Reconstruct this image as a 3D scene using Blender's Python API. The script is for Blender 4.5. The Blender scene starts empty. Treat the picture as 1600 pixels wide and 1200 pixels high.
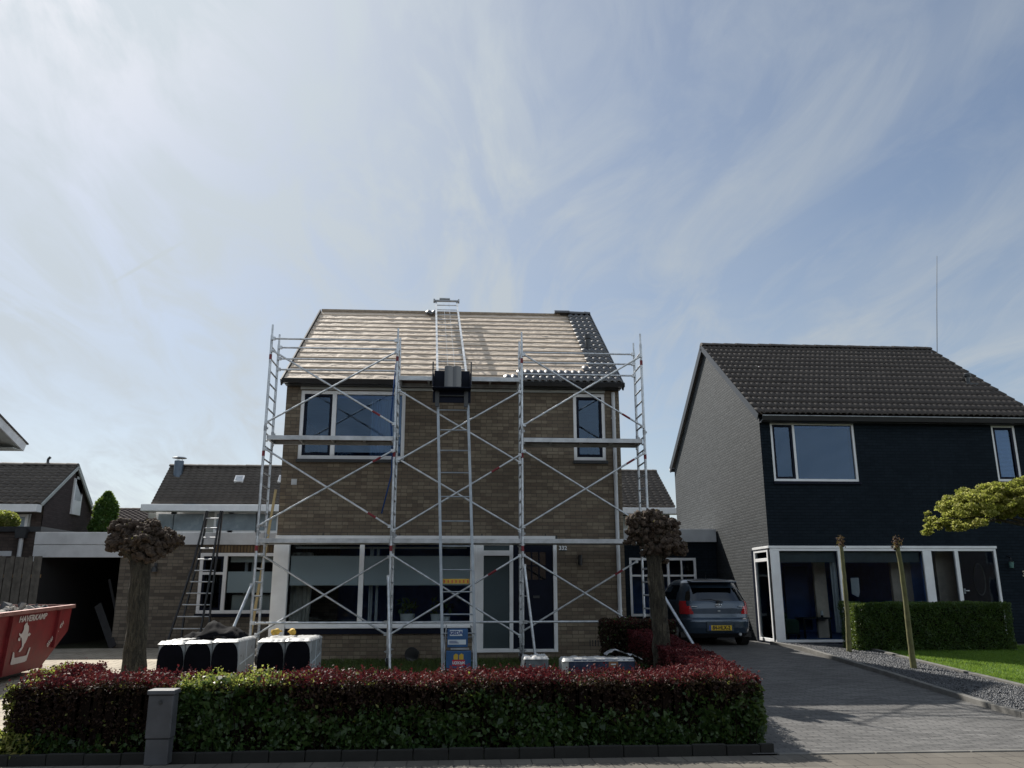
import bpy, bmesh, math, random
import numpy as np
from mathutils import Vector, Matrix, noise
random.seed(7); RNG = np.random.default_rng(7)
scene = bpy.context.scene
rad = math.radians
# ------------------------------------------------------------------ camera
FPX, PITCH, YAW, ROLL, CAMZ = 1277.46, rad(14.1884), rad(3.8007), rad(-0.1099), 1.6
def _cam():
    cp, sp, cy, sy, cr, sr = math.cos(PITCH), math.sin(PITCH), math.cos(YAW), math.sin(YAW), math.cos(ROLL), math.sin(ROLL)
    r = Vector((cy, -sy, 0)); f0 = Vector((sy, cy, 0)); u0 = Vector((0, 0, 1))
    f = f0*cp + u0*sp; u = u0*cp - f0*sp
    return r*cr + u*sr, u*cr - r*sr, f
CR, CU, CF = _cam()
cd = bpy.data.cameras.new('camera'); cam = bpy.data.objects.new('camera', cd)
scene.collection.objects.link(cam); scene.camera = cam
cd.sensor_width = 36; cd.lens = FPX*36/1600; cd.clip_end = 2000; cd.clip_start = 0.05
cam.matrix_world = Matrix(((CR.x, CU.x, -CF.x, 0), (CR.y, CU.y, -CF.y, 0), (CR.z, CU.z, -CF.z, CAMZ), (0, 0, 0, 1)))
# ------------------------------------------------------------------ sun and sky
SUNV = Vector((-0.64, 1.0, 1.11)).normalized()
EL = math.asin(SUNV.z); AZ = math.atan2(SUNV.x, SUNV.y)
sl = bpy.data.lights.new('sun', 'SUN'); sl.energy = 4.8; sl.angle = rad(0.6); sl.color = (1, .95, .87)
so = bpy.data.objects.new('sun', sl); scene.collection.objects.link(so)
so.rotation_euler = (-SUNV).to_track_quat('-Z', 'Y').to_euler(); so.location = (-20, 30, 40)
w = bpy.data.worlds.new('World'); scene.world = w; w.use_nodes = True
nt = w.node_tree; nt.nodes.clear(); N = nt.nodes.new; LK = nt.links.new
sky = N('ShaderNodeTexSky'); sky.sky_type = 'NISHITA'; sky.sun_disc = False
sky.sun_elevation = EL; sky.sun_rotation = AZ; sky.dust_density = .9; sky.air_density = 1.0; sky.ozone_density = 1.4
def wmath(op, a, b=None, clamp=False):
    n = N('ShaderNodeMath'); n.operation = op; n.use_clamp = clamp
    for i, v in enumerate((a, b)):
        if v is None: continue
        if hasattr(v, 'links'): LK(v, n.inputs[i])
        else: n.inputs[i].default_value = v
    return n.outputs[0]
tc = N('ShaderNodeTexCoord'); sep = N('ShaderNodeSeparateXYZ'); LK(tc.outputs['Generated'], sep.inputs[0])
zc = wmath('MAXIMUM', sep.outputs[2], 0.0); zz = wmath('ADD', zc, 0.12)
cx = wmath('DIVIDE', sep.outputs[0], zz); cyy = wmath('DIVIDE', sep.outputs[1], zz)
cmb = N('ShaderNodeCombineXYZ'); LK(cx, cmb.inputs[0]); LK(cyy, cmb.inputs[1])
def wnoise(rot, scl, sc, det, rough, dist, lo, hi):
    m = N('ShaderNodeMapping'); m.inputs['Rotation'].default_value = (0, 0, rad(rot)); m.inputs['Scale'].default_value = scl
    LK(cmb.outputs[0], m.inputs[0]); n = N('ShaderNodeTexNoise'); n.inputs['Scale'].default_value = sc
    n.inputs['Detail'].default_value = det; n.inputs['Roughness'].default_value = rough; n.inputs['Distortion'].default_value = dist
    LK(m.outputs[0], n.inputs[0]); r = N('ShaderNodeMapRange'); r.inputs[1].default_value = lo; r.inputs[2].default_value = hi
    LK(n.outputs[0], r.inputs[0]); return r.outputs[0]
c1 = wnoise(-10, (1.0, .42, 1), .95, 8, .52, .8, .36, .70)
c2 = wnoise(22, (2.2, .75, 1), 2.0, 9, .62, 1.2, .42, .72)
c3 = wnoise(60, (1, 1, 1), .5, 4, .5, .2, .3, .7)
# cloud veil: thicker towards the sun and towards the horizon
dot = N('ShaderNodeVectorMath'); dot.operation = 'DOT_PRODUCT'; LK(tc.outputs['Generated'], dot.inputs[0]); dot.inputs[1].default_value = SUNV
sg = wmath('POWER', wmath('MAXIMUM', dot.outputs['Value'], 0.0), 5.0)
hz = wmath('POWER', wmath('SUBTRACT', 1.0, zc), 7.0)
cov = wmath('ADD', wmath('MULTIPLY', c1, .50), wmath('MULTIPLY', wmath('MULTIPLY', c2, c3), .80))
cov = wmath('ADD', cov, wmath('MULTIPLY', sg, .42)); cov = wmath('ADD', cov, wmath('MULTIPLY', hz, .42))
cov = wmath('MINIMUM', wmath('ADD', cov, .13), .95)
# added cloud bank behind the camera: extra brightness to fill the shaded fronts
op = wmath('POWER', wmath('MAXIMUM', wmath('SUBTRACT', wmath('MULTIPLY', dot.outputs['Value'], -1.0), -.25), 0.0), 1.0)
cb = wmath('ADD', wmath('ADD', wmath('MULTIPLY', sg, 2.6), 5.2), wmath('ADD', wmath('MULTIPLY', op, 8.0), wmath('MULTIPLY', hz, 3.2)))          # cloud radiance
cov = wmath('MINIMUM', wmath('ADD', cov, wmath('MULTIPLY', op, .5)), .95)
# one thin old contrail
v1, v2 = (CR*((170-800)/FPX)-CU*((445-600)/FPX)+CF).normalized(), (CR*((290-800)/FPX)-CU*((376-600)/FPX)+CF).normalized()
cn = v1.cross(v2).normalized(); mid_ = (v1+v2).normalized(); half = v1.dot(mid_)
def wdot(vec): d_ = N('ShaderNodeVectorMath'); d_.operation = 'DOT_PRODUCT'; LK(tc.outputs['Generated'], d_.inputs[0]); d_.inputs[1].default_value = vec; return d_.outputs['Value']
tr1 = wmath('SUBTRACT', 1.0, wmath('DIVIDE', wmath('ABSOLUTE', wdot(cn)), .0028), True); tr2 = wmath('DIVIDE', wmath('SUBTRACT', wdot(mid_), half), 1-half, True)
cov = wmath('ADD', cov, wmath('MULTIPLY', wmath('MULTIPLY', tr1, tr2), .55), True)
cc = N('ShaderNodeMix'); cc.data_type = 'RGBA'; cc.inputs[0].default_value = 1.0; cc.blend_type = 'MULTIPLY'
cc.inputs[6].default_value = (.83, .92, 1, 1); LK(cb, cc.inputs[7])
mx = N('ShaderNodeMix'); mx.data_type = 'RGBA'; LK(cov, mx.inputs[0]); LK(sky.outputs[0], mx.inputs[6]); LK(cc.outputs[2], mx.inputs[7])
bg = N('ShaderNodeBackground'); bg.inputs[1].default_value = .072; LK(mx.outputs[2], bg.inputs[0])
ow = N('ShaderNodeOutputWorld'); LK(bg.outputs[0], ow.inputs[0])
scene.view_settings.view_transform = 'Standard'; scene.view_settings.look = 'None'
scene.view_settings.exposure = 0.5; scene.view_settings.gamma = 1.0
scene.render.engine = 'CYCLES'; scene.cycles.max_bounces = 6; scene.cycles.transparent_max_bounces = 12
scene.cycles.caustics_reflective = False; scene.cycles.caustics_refractive = False
scene.cycles.use_denoising = True
# ------------------------------------------------------------------ measuring helpers (photo pixel -> point on a real plane)
def ray(x, y): return CR*((x-800)/FPX) - CU*((y-600)/FPX) + CF
def A(x, y, Y): d = ray(x, y); d = d*(Y/d.y); return Vector((d.x, Y, d.z+CAMZ))
def atX(x, y, X): d = ray(x, y); d = d*(X/d.x); return Vector((X, d.y, d.z+CAMZ))
def atZ(x, y, Z): d = ray(x, y); d = d*((Z-CAMZ)/d.z); return Vector((d.x, d.y, Z))
def gz(Y): return min(max(0.0, .036*(Y-9.3)), .36)
def G(x, y):
    Y = 12.
    for i in range(50): Y = .5*Y + .5*min(atZ(x, y, gz(Y)).y, 200)
    return atZ(x, y, gz(Y))
# ------------------------------------------------------------------ materials
def newmat(name):
    m = bpy.data.materials.new(name); m.use_nodes = True; t = m.node_tree; t.nodes.clear()
    return m, t
def setv(sock, v):
    if hasattr(v, 'is_linked') or hasattr(v, 'links'): sock.id_data.links.new(v, sock)
    elif isinstance(v, tuple) and len(v) == 3 and len(sock.default_value) == 4: sock.default_value = (*v, 1)
    else: sock.default_value = v
def mixc(t, f, a, b, blend='MIX'):
    n = t.nodes.new('ShaderNodeMix'); n.data_type = 'RGBA'; n.blend_type = blend
    setv(n.inputs[0], f); setv(n.inputs[6], a); setv(n.inputs[7], b); return n.outputs[2]
def tmath(t, op, a, b=0.0, clamp=False):
    n = t.nodes.new('ShaderNodeMath'); n.operation = op; n.use_clamp = clamp
    setv(n.inputs[0], a); setv(n.inputs[1], b); return n.outputs[0]
def ramp(t, f, lo, hi):
    n = t.nodes.new('ShaderNodeMapRange'); setv(n.inputs[0], f); n.inputs[1].default_value = lo; n.inputs[2].default_value = hi
    return n.outputs[0]
def tnoise(t, vec, scale, det=4, rough=.55, scl=None, dist=0):
    if scl:
        m = t.nodes.new('ShaderNodeMapping'); m.inputs['Scale'].default_value = scl; setv(m.inputs[0], vec); vec = m.outputs[0]
    n = t.nodes.new('ShaderNodeTexNoise'); n.inputs['Scale'].default_value = scale; n.inputs['Detail'].default_value = det
    n.inputs['Roughness'].default_value = rough; n.inputs['Distortion'].default_value = dist; setv(n.inputs[0], vec)
    return n.outputs[0]
def pos(t): return t.nodes.new('ShaderNodeNewGeometry').outputs['Position']
def finish(m, t, col, rough=.6, metal=0., bump=None, bstr=.3, bdist=.01, spec=None, coat=0., alpha=None, trans=None, sheen=None):
    p = t.nodes.new('ShaderNodeBsdfPrincipled'); setv(p.inputs['Base Color'], col); setv(p.inputs['Roughness'], rough)
    setv(p.inputs['Metallic'], metal)
    if spec is not None: p.inputs['Specular IOR Level'].default_value = spec
    if coat: p.inputs['Coat Weight'].default_value = coat; p.inputs['Coat Roughness'].default_value = .08
    if bump is not None:
        b = t.nodes.new('ShaderNodeBump'); b.inputs['Strength'].default_value = bstr; b.inputs['Distance'].default_value = bdist
        setv(b.inputs['Height'], bump); t.links.new(b.outputs[0], p.inputs['Normal'])
    out = p.outputs[0]
    if trans:
        tr = t.nodes.new('ShaderNodeBsdfTranslucent'); setv(tr.inputs[0], trans[1]); ms = t.nodes.new('ShaderNodeMixShader')
        ms.inputs[0].default_value = trans[0]; t.links.new(out, ms.inputs[1]); t.links.new(tr.outputs[0], ms.inputs[2]); out = ms.outputs[0]
    o = t.nodes.new('ShaderNodeOutputMaterial'); t.links.new(out, o.inputs[0]); return m
def plain(name, col, rough=.6, metal=0., var=.18, scale=6., bstr=.15, **k):
    """painted / moulded surface: colour with soft wear and slight relief"""
    m, t = newmat(name); p = pos(t); n1 = tnoise(t, p, scale, 6); n2 = tnoise(t, p, scale*9, 4)
    dark = tuple(c*(1-var) for c in col); lite = tuple(min(1, c*(1+var*.6)) for c in col)
    c = mixc(t, ramp(t, n1, .3, .7), dark, lite); c = mixc(t, tmath(t, 'MULTIPLY', ramp(t, n2, .55, .8), var), c, tuple(x*.6 for x in col))
    r = tmath(t, 'ADD', tmath(t, 'MULTIPLY', tmath(t, 'SUBTRACT', n1, .5), .25), rough, True)
    return finish(m, t, c, r, metal, n2, bstr, .004, **k)
def brick(name, cols, mortar, ax, bw=.235, rh=.0745, ms=.011, rough=.85, bstr=.7, vari=1., weather=.35, spec=.3, fin=.35, wobs=.012):
    m, t = newmat(name); p = pos(t); s = t.nodes.new('ShaderNodeSeparateXYZ'); setv(s.inputs[0], p)
    c = t.nodes.new('ShaderNodeCombineXYZ'); setv(c.inputs[0], s.outputs[0 if ax == 'x' else 1]); setv(c.inputs[1], s.outputs[2])
    if ax == 'flat': setv(c.inputs[0], s.outputs[0]); setv(c.inputs[1], s.outputs[1])
    wob = tnoise(t, p, 14, 3); wv = t.nodes.new('ShaderNodeCombineXYZ'); wo = tmath(t, 'MULTIPLY', tmath(t, 'SUBTRACT', wob, .5), wobs)
    setv(wv.inputs[1], wo); setv(wv.inputs[0], wo); ad = t.nodes.new('ShaderNodeVectorMath'); setv(ad.inputs[0], c.outputs[0]); setv(ad.inputs[1], wv.outputs[0])
    b = t.nodes.new('ShaderNodeTexBrick'); setv(b.inputs[0], ad.outputs[0]); b.inputs['Scale'].default_value = 1
    b.inputs['Brick Width'].default_value = bw; b.inputs['Row Height'].default_value = rh; b.inputs['Mortar Size'].default_value = ms*.55
    b.inputs['Mortar Smooth'].default_value = .35; b.inputs['Bias'].default_value = 0
    b.inputs['Color1'].default_value = (*cols[0], 1); b.inputs['Color2'].default_value = (*cols[1], 1); b.inputs['Mortar'].default_value = (*mortar, 1)
    # one tone per brick: white noise on the brick cell
    sc = t.nodes.new('ShaderNodeSeparateXYZ'); setv(sc.inputs[0], ad.outputs[0])
    row = tmath(t, 'FLOOR', tmath(t, 'DIVIDE', sc.outputs[1], rh)); off = tmath(t, 'MULTIPLY', tmath(t, 'MODULO', row, 2.), .5)
    colx = tmath(t, 'FLOOR', tmath(t, 'ADD', tmath(t, 'DIVIDE', sc.outputs[0], bw), off))
    cv = t.nodes.new('ShaderNodeCombineXYZ'); setv(cv.inputs[0], colx); setv(cv.inputs[1], row)
    wn = t.nodes.new('ShaderNodeTexWhiteNoise'); setv(wn.inputs[0], cv.outputs[0])
    cr = t.nodes.new('ShaderNodeValToRGB'); e = cr.color_ramp.elements; e[0].color = (*cols[0], 1); e[1].color = (*cols[1], 1)
    for i, cc_ in enumerate(cols[2:]):
        q = e.new((i+1)/(len(cols)-1)); q.color = (*cc_, 1)
    setv(cr.inputs[0], wn.outputs[0]); bc = mixc(t, b.outputs['Fac'], cr.outputs[0], mortar)
    big = tnoise(t, p, .55, 5, .6); st = tnoise(t, p, 2.2, 6, .65, (1, 1, .35))
    bc = mixc(t, tmath(t, 'MULTIPLY', ramp(t, big, .35, .7), weather), bc, tuple(x*.55 for x in cols[0]))
    bc = mixc(t, tmath(t, 'MULTIPLY', ramp(t, st, .55, .8), weather*.6), bc, tuple(min(1, x*1.7+.01) for x in cols[0]))
    fine = tnoise(t, p, 90, 4); h = tmath(t, 'ADD', tmath(t, 'MULTIPLY', tmath(t, 'SUBTRACT', 1., b.outputs['Fac']), 1.), tmath(t, 'MULTIPLY', fine, fin))
    h = tmath(t, 'ADD', h, tmath(t, 'MULTIPLY', wn.outputs[0], .3))
    return finish(m, t, bc, rough, 0, h, bstr, .008, spec=spec)
def glass(name, tint=(.55, .62, .65), refl=1.9, blend=.25, wav=.02, gcol=(.9, .95, 1)):
    m, t = newmat(name); fr = t.nodes.new('ShaderNodeFresnel'); fr.inputs[0].default_value = refl
    g = t.nodes.new('ShaderNodeBsdfGlossy'); g.inputs['Roughness'].default_value = .01; g.inputs[0].default_value = (*gcol, 1)
    b = t.nodes.new('ShaderNodeBump'); b.inputs['Strength'].default_value = wav; b.inputs['Distance'].default_value = .05
    setv(b.inputs['Height'], tnoise(t, pos(t), 1.2, 2)); t.links.new(b.outputs[0], g.inputs['Normal'])
    tr = t.nodes.new('ShaderNodeBsdfTransparent'); tr.inputs[0].default_value = (*tint, 1)
    ms = t.nodes.new('ShaderNodeMixShader'); f = tmath(t, 'ADD', fr.outputs[0], blend-.1, True)
    setv(ms.inputs[0], f); t.links.new(tr.outputs[0], ms.inputs[1]); t.links.new(g.outputs[0], ms.inputs[2])
    o = t.nodes.new('ShaderNodeOutputMaterial'); t.links.new(ms.outputs[0], o.inputs[0]); return m
def leafmat(name, cols, rough=.45, tr=.45, spec=.5, tint_=.3):
    m, t = newmat(name); g = t.nodes.new('ShaderNodeNewGeometry'); cr = t.nodes.new('ShaderNodeValToRGB')
    e = cr.color_ramp.elements; e[0].color = (*cols[0], 1); e[1].color = (*cols[-1], 1)
    for i, c in enumerate(cols[1:-1]):
        q = e.new((i+1)/(len(cols)-1)); q.color = (*c, 1)
    big = tnoise(t, g.outputs['Position'], 2.2, 4, .6)
    f = tmath(t, 'ADD', tmath(t, 'MULTIPLY', g.outputs['Random Per Island'], .65), tmath(t, 'MULTIPLY', ramp(t, big, .3, .7), .35))
    setv(cr.inputs[0], f)
    return finish(m, t, cr.outputs[0], rough, 0, trans=(tr, mixc(t, tint_, cr.outputs[0], (.5, .6, .1))), spec=spec)
M = {}
M['alu'] = plain('aluminium', (.56, .59, .62), .42, .6, .35, 9)
M['lift'] = plain('lift_aluminium', (.34, .38, .42), .45, .5, .3, 6)
M['alu_dull'] = plain('dull_aluminium', (.50, .52, .54), .5, .5, .3, 5)
M['steel'] = plain('galvanised_steel', (.38, .40, .42), .5, .7, .3, 7)
M['red_band'] = plain('red_sleeve', (.20, .02, .03), .6, 0, .3)
M['white'] = plain('white_paint', (.84, .85, .86), .42, 0, .10, 3)
M['white_old'] = plain('weathered_white_paint', (.60, .62, .64), .55, 0, .16, 3)
M['offwhite'] = plain('cream_board', (.42, .44, .42), .6, 0, .12, 3)
M['navy'] = plain('navy_paint', (.007, .010, .022), .5, 0, .2, 3, spec=.12)
M['black'] = plain('black_plastic', (.012, .013, .016), .4, 0, .25)
M['darkgrey'] = plain('dark_grey_metal', (.045, .05, .055), .45, .2, .25)
M['matt_black'] = plain('matt_black', (.006, .006, .009), .9, 0, .3, spec=.05)
M['rubber'] = plain('rubber', (.015, .015, .016), .8)
M['wood'] = plain('timber', (.34, .22, .11), .75, 0, .35, 8, .4)
M['brick_main'] = brick('brick_main_front', [(.14, .112, .084), (.27, .222, .162), (.195, .158, .116), (.16, .124, .092), (.23, .192, .14)], (.092, .08, .066), 'x')
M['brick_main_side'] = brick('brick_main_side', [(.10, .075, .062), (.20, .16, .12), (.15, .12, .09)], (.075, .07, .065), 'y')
M['brick_ext'] = brick('brick_annex', [(.10, .085, .07), (.22, .19, .15), (.17, .145, .115)], (.08, .075, .068), 'x')
M['brick_sold'] = brick('brick_soldier', [(.13, .085, .045), (.22, .16, .09), (.17, .12, .07)], (.05, .045, .04), 'x', bw=.075, rh=.30, ms=.02)
M['brick_navy'] = brick('navy_painted_brick', [(.0115, .0185, .0265), (.0160, .0245, .034)], (.007, .0105, .015), 'x', bw=.225, rh=.0735, rough=.85, weather=.55, bstr=1., spec=.10)
M['brick_grey'] = brick('grey_brick_side', [(.038, .044, .049), (.056, .063, .069), (.047, .053, .058)], (.022, .025, .028), 'y', bw=.225, rh=.0735, ms=.016, rough=.7, weather=.15, bstr=.8, fin=.08, wobs=.004)  # side brick in a lighter grey than the navy front
M['brick_brown'] = brick('brown_brick_gable', [(.06, .045, .045), (.085, .065, .062)], (.05, .042, .042), 'y')
M['brick_brown_f'] = brick('brown_brick_front', [(.07, .055, .05), (.11, .085, .075)], (.06, .05, .048), 'x')
def tilemat(name, c1, c2, rough, moss=.4, spec=.5, coat=0.):
    m, t = newmat(name); p = pos(t); g = t.nodes.new('ShaderNodeNewGeometry')
    n1 = tnoise(t, p, 1.1, 6, .6); n2 = tnoise(t, p, 25, 5, .7); c = mixc(t, ramp(t, n1, .3, .7), c1, c2)
    c = mixc(t, tmath(t, 'MULTIPLY', g.outputs['Random Per Island'], .4), c, tuple(x*.6 for x in c1))
    c = mixc(t, tmath(t, 'MULTIPLY', ramp(t, n2, .55, .75), moss), c, (.14, .13, .11))
    return finish(m, t, c, rough, 0, n2, .35, .004, spec=spec, coat=coat)
M['tile_old'] = tilemat('weathered_concrete_tile', (.052, .043, .037), (.074, .062, .054), .75)
M['tile_far'] = tilemat('far_concrete_tile', (.085, .072, .062), (.125, .108, .094), .8, .5)
M['tile_brown'] = tilemat('brown_concrete_tile', (.07, .05, .045), (.10, .075, .066), .85, .5)
M['tile_new'] = tilemat('new_glazed_black_tile', (.04, .041, .044), (.06, .061, .065), .40, 0., 1., .7)
M['glass_up'] = glass('window_glass_upper', (.55, .66, .80), 1.5, .105, gcol=(.62, .8, 1))
M['glass_low'] = glass('window_glass_lower', (.84, .88, .90), 1.5, .065, gcol=(.85, .95, 1))
M['glass_dark'] = glass('tinted_glass', (.10, .13, .16), 1.6, .13)
M['room'] = plain('shadow_blue_wall', (.13, .22, .52), .9)  # blue tint of the dim rooms is put into the wall colour
M['reflection_tan'] = plain('beige_reflection', (.75, .62, .50), .9)
M['curtain'] = plain('net_curtain', (.55, .58, .60), .9, 0, .1, 12)
M['frost'] = plain('frosted_film', (.13, .17, .185), .5, 0, .08, 2)
M['farpane'] = plain('blue_grey_pane', (.24, .30, .34), .25, 0, .3, 1.5, .02)  # opaque glossy blue-grey panes for the far windows
# ------------------------------------------------------------------ geometry helpers
class MB:
    def __init__(s): s.v = []; s.f = []; s.mi = []; s.m = 0
    def add(s, vs, fs):
        o = len(s.v); s.v += [tuple(v) for v in vs]; s.f += [tuple(i+o for i in f) for f in fs]; s.mi += [s.m]*len(fs); return s
    def box(s, x0, x1, y0, y1, z0, z1):
        x0, x1 = sorted((x0, x1)); y0, y1 = sorted((y0, y1)); z0, z1 = sorted((z0, z1))
        return s.add([(x0,y0,z0),(x1,y0,z0),(x1,y1,z0),(x0,y1,z0),(x0,y0,z1),(x1,y0,z1),(x1,y1,z1),(x0,y1,z1)],
                     [(0,3,2,1),(4,5,6,7),(0,1,5,4),(1,2,6,5),(2,3,7,6),(3,0,4,7)])
    def quad(s, a, b, c, d): return s.add([a, b, c, d], [(0, 1, 2, 3)])
    def beam(s, p, q, wd, ht, up=Vector((0, 0, 1))):
        p, q = Vector(p), Vector(q); d = (q-p).normalized(); r = d.cross(up)
        if r.length < 1e-4: r = d.cross(Vector((0, 1, 0)))
        r = r.normalized(); u = r.cross(d).normalized(); r = r*wd/2; u = u*ht/2
        vs = [p-r-u, p+r-u, p+r+u, p-r+u, q-r-u, q+r-u, q+r+u, q-r+u]
        return s.add(vs, [(0,3,2,1),(4,5,6,7),(0,1,5,4),(1,2,6,5),(2,3,7,6),(3,0,4,7)])
    def tube(s, p, q, r, n=10, r2=None, caps=True):
        p, q = Vector(p), Vector(q); d = (q-p).normalized(); a = d.orthogonal().normalized(); b = d.cross(a); r2 = r if r2 is None else r2
        vs = [p+(a*math.cos(2*math.pi*i/n)+b*math.sin(2*math.pi*i/n))*r for i in range(n)] + [q+(a*math.cos(2*math.pi*i/n)+b*math.sin(2*math.pi*i/n))*r2 for i in range(n)]
        fs = [(i, (i+1) % n, n+(i+1) % n, n+i) for i in range(n)]
        if caps: fs += [tuple(range(n-1, -1, -1)), tuple(range(n, 2*n))]
        return s.add(vs, fs)
    def path(s, pts, rs, n=10, sub=1):
        """smooth tapered tube through points"""
        pts = [Vector(p) for p in pts]; rings = []
        a = None
        for i, p in enumerate(pts):
            d = (pts[min(i+1, len(pts)-1)]-pts[max(i-1, 0)]).normalized()
            a = d.orthogonal().normalized() if a is None else (a-d*a.dot(d)).normalized(); b = d.cross(a)
            rings.append([p+(a*math.cos(2*math.pi*k/n)+b*math.sin(2*math.pi*k/n))*rs[i] for k in range(n)])
        vs = [v for r in rings for v in r]; fs = []
        for i in range(len(pts)-1):
            for k in range(n): fs.append((i*n+k, i*n+(k+1) % n, (i+1)*n+(k+1) % n, (i+1)*n+k))
        fs += [tuple(range(n-1, -1, -1)), tuple((len(pts)-1)*n+k for k in range(n))]
        return s.add(vs, fs)
    def prism(s, poly, ax, a0, a1):
        """polygon extruded along axis: ax 'x' takes (y,z) points, 'y' takes (x,z), 'z' takes (x,y)"""
        def mk(p, a): return {'x': (a, p[0], p[1]), 'y': (p[0], a, p[1]), 'z': (p[0], p[1], a)}[ax]
        n = len(poly); vs = [mk(p, a0) for p in poly]+[mk(p, a1) for p in poly]
        return s.add(vs, [tuple(range(n)), tuple(range(2*n-1, n-1, -1))]+[(i, n+i, n+(i+1) % n, (i+1) % n) for i in range(n)])
    def build(s, name, mats, parent=None, smooth=False, bevel=0, local=False, fixn=True):
        me = bpy.data.meshes.new(name); vs = s.v
        if parent is not None and not local:
            ox, oy, oz = parent['_o']; vs = [(a-ox, b-oy, c-oz) for a, b, c in vs]
        me.from_pydata(vs, [], s.f); mats = mats if isinstance(mats, (list, tuple)) else [mats]
        for m in mats: me.materials.append(m)
        if len(mats) > 1: me.polygons.foreach_set('material_index', s.mi)
        if fixn and len(s.f) < 60000:
            bm = bmesh.new(); bm.from_mesh(me); bmesh.ops.recalc_face_normals(bm, faces=bm.faces)
            if bevel: bmesh.ops.bevel(bm, geom=bm.edges, offset=bevel, segments=1, affect='EDGES', clamp_overlap=True)
            bm.to_mesh(me); bm.free()
        if smooth:
            me.polygons.foreach_set('use_smooth', [True]*len(me.polygons))
        o = bpy.data.objects.new(name, me); scene.collection.objects.link(o)
        if parent is not None: o.parent = parent; o['_o'] = list(parent['_o'])
        else: o['_o'] = [0., 0., 0.]
        if smooth == 'auto':
            me.set_sharp_from_angle(angle=rad(35))
        return o
def tag(o, label=None, cat=None, group=None, kind=None):
    if label: o['label'] = label
    if cat: o['category'] = cat
    if group: o['group'] = group
    if kind: o['kind'] = kind
    return o
def thing(name, loc, label, cat, group=None, rotz=0.):
    o = bpy.data.objects.new(name, None); scene.collection.objects.link(o); o.location = loc; o.rotation_euler = (0, 0, rotz)
    o['_o'] = [float(x) for x in loc]; o.empty_display_size = .1
    return tag(o, label, cat, group)
def copytree(o, parent=None):
    c = o.copy(); scene.collection.objects.link(c); c.parent = parent
    for ch in list(o.children): copytree(ch, c)
    return c
def sheet(name, pts, dz, mat, kind='structure', nx=1, ny=1):
    """ground patch: polygon given by (x,y), draped on the ground profile"""
    bm = bmesh.new(); vs = [bm.verts.new((x, y, 0)) for x, y in pts]; bm.faces.new(vs)
    ys = [p[1] for p in pts]
    for yc in (9.3, 19.3):
        if min(ys) < yc < max(ys):
            bmesh.ops.bisect_plane(bm, geom=bm.verts[:]+bm.edges[:]+bm.faces[:], plane_co=(0, yc, 0), plane_no=(0, 1, 0))
    for v in bm.verts: v.co.z = gz(v.co.y)+dz
    bmesh.ops.recalc_face_normals(bm, faces=bm.faces)
    for f in bm.faces:
        if f.normal.z < 0: f.normal_flip()
    me = bpy.data.meshes.new(name); bm.to_mesh(me); bm.free(); me.materials.append(mat)
    o = bpy.data.objects.new(name, me); scene.collection.objects.link(o); o['_o'] = [0., 0., 0.]
    return tag(o, kind=kind)
def fastmesh(name, V, F, mats, mi=None, parent=None):
    """V (n,3) array, F (m,4) array of quads"""
    me = bpy.data.meshes.new(name); V = np.asarray(V, dtype=np.float32)
    if parent is not None: V = V-np.array(parent['_o'], dtype=np.float32)
    me.vertices.add(len(V)); me.vertices.foreach_set('co', V.ravel()); F = np.asarray(F, dtype=np.int32)
    me.loops.add(F.size); me.loops.foreach_set('vertex_index', F.ravel()); me.polygons.add(len(F))
    me.polygons.foreach_set('loop_start', np.arange(0, F.size, F.shape[1], dtype=np.int32))
    me.polygons.foreach_set('loop_total', np.full(len(F), F.shape[1], dtype=np.int32))
    for m in mats: me.materials.append(m)
    if mi is not None: me.polygons.foreach_set('material_index', np.asarray(mi, dtype=np.int32))
    me.update(calc_edges=True); me.validate()
    o = bpy.data.objects.new(name, me); scene.collection.objects.link(o)
    if parent is not None: o.parent = parent; o['_o'] = list(parent['_o'])
    else: o['_o'] = [0., 0., 0.]
    return o
def leaves(name, P, size, mats, mi=None, parent=None, aspect=.6, flat=0., up=0.):
    """one small folded leaf per point; flat -> 1 lies flat, up lifts tips"""
    n = len(P); P = np.asarray(P); d = RNG.normal(size=(n, 3)); d[:, 2] = d[:, 2]*(1-flat)+up
    d /= np.linalg.norm(d, axis=1)[:, None]+1e-9; e = RNG.normal(size=(n, 3)); e[:, 2] *= (1-flat)
    b = np.cross(d, e); b /= np.linalg.norm(b, axis=1)[:, None]+1e-9; nn = np.cross(d, b)
    s = (np.asarray(size) if np.ndim(size) else np.full(n, size))*RNG.uniform(.65, 1.3, n); s = s[:, None]
    a0 = P-d*s*.5; a2 = P+d*s*.5; m = P+d*s*.05; c1 = m+b*s*aspect*.5+nn*s*.12; c3 = m-b*s*aspect*.5+nn*s*.12
    V = np.stack([a0, c1, a2, c3], 1).reshape(-1, 3); F = np.arange(4*n).reshape(-1, 4)
    return fastmesh(name, V, F, mats, mi, parent)
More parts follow.
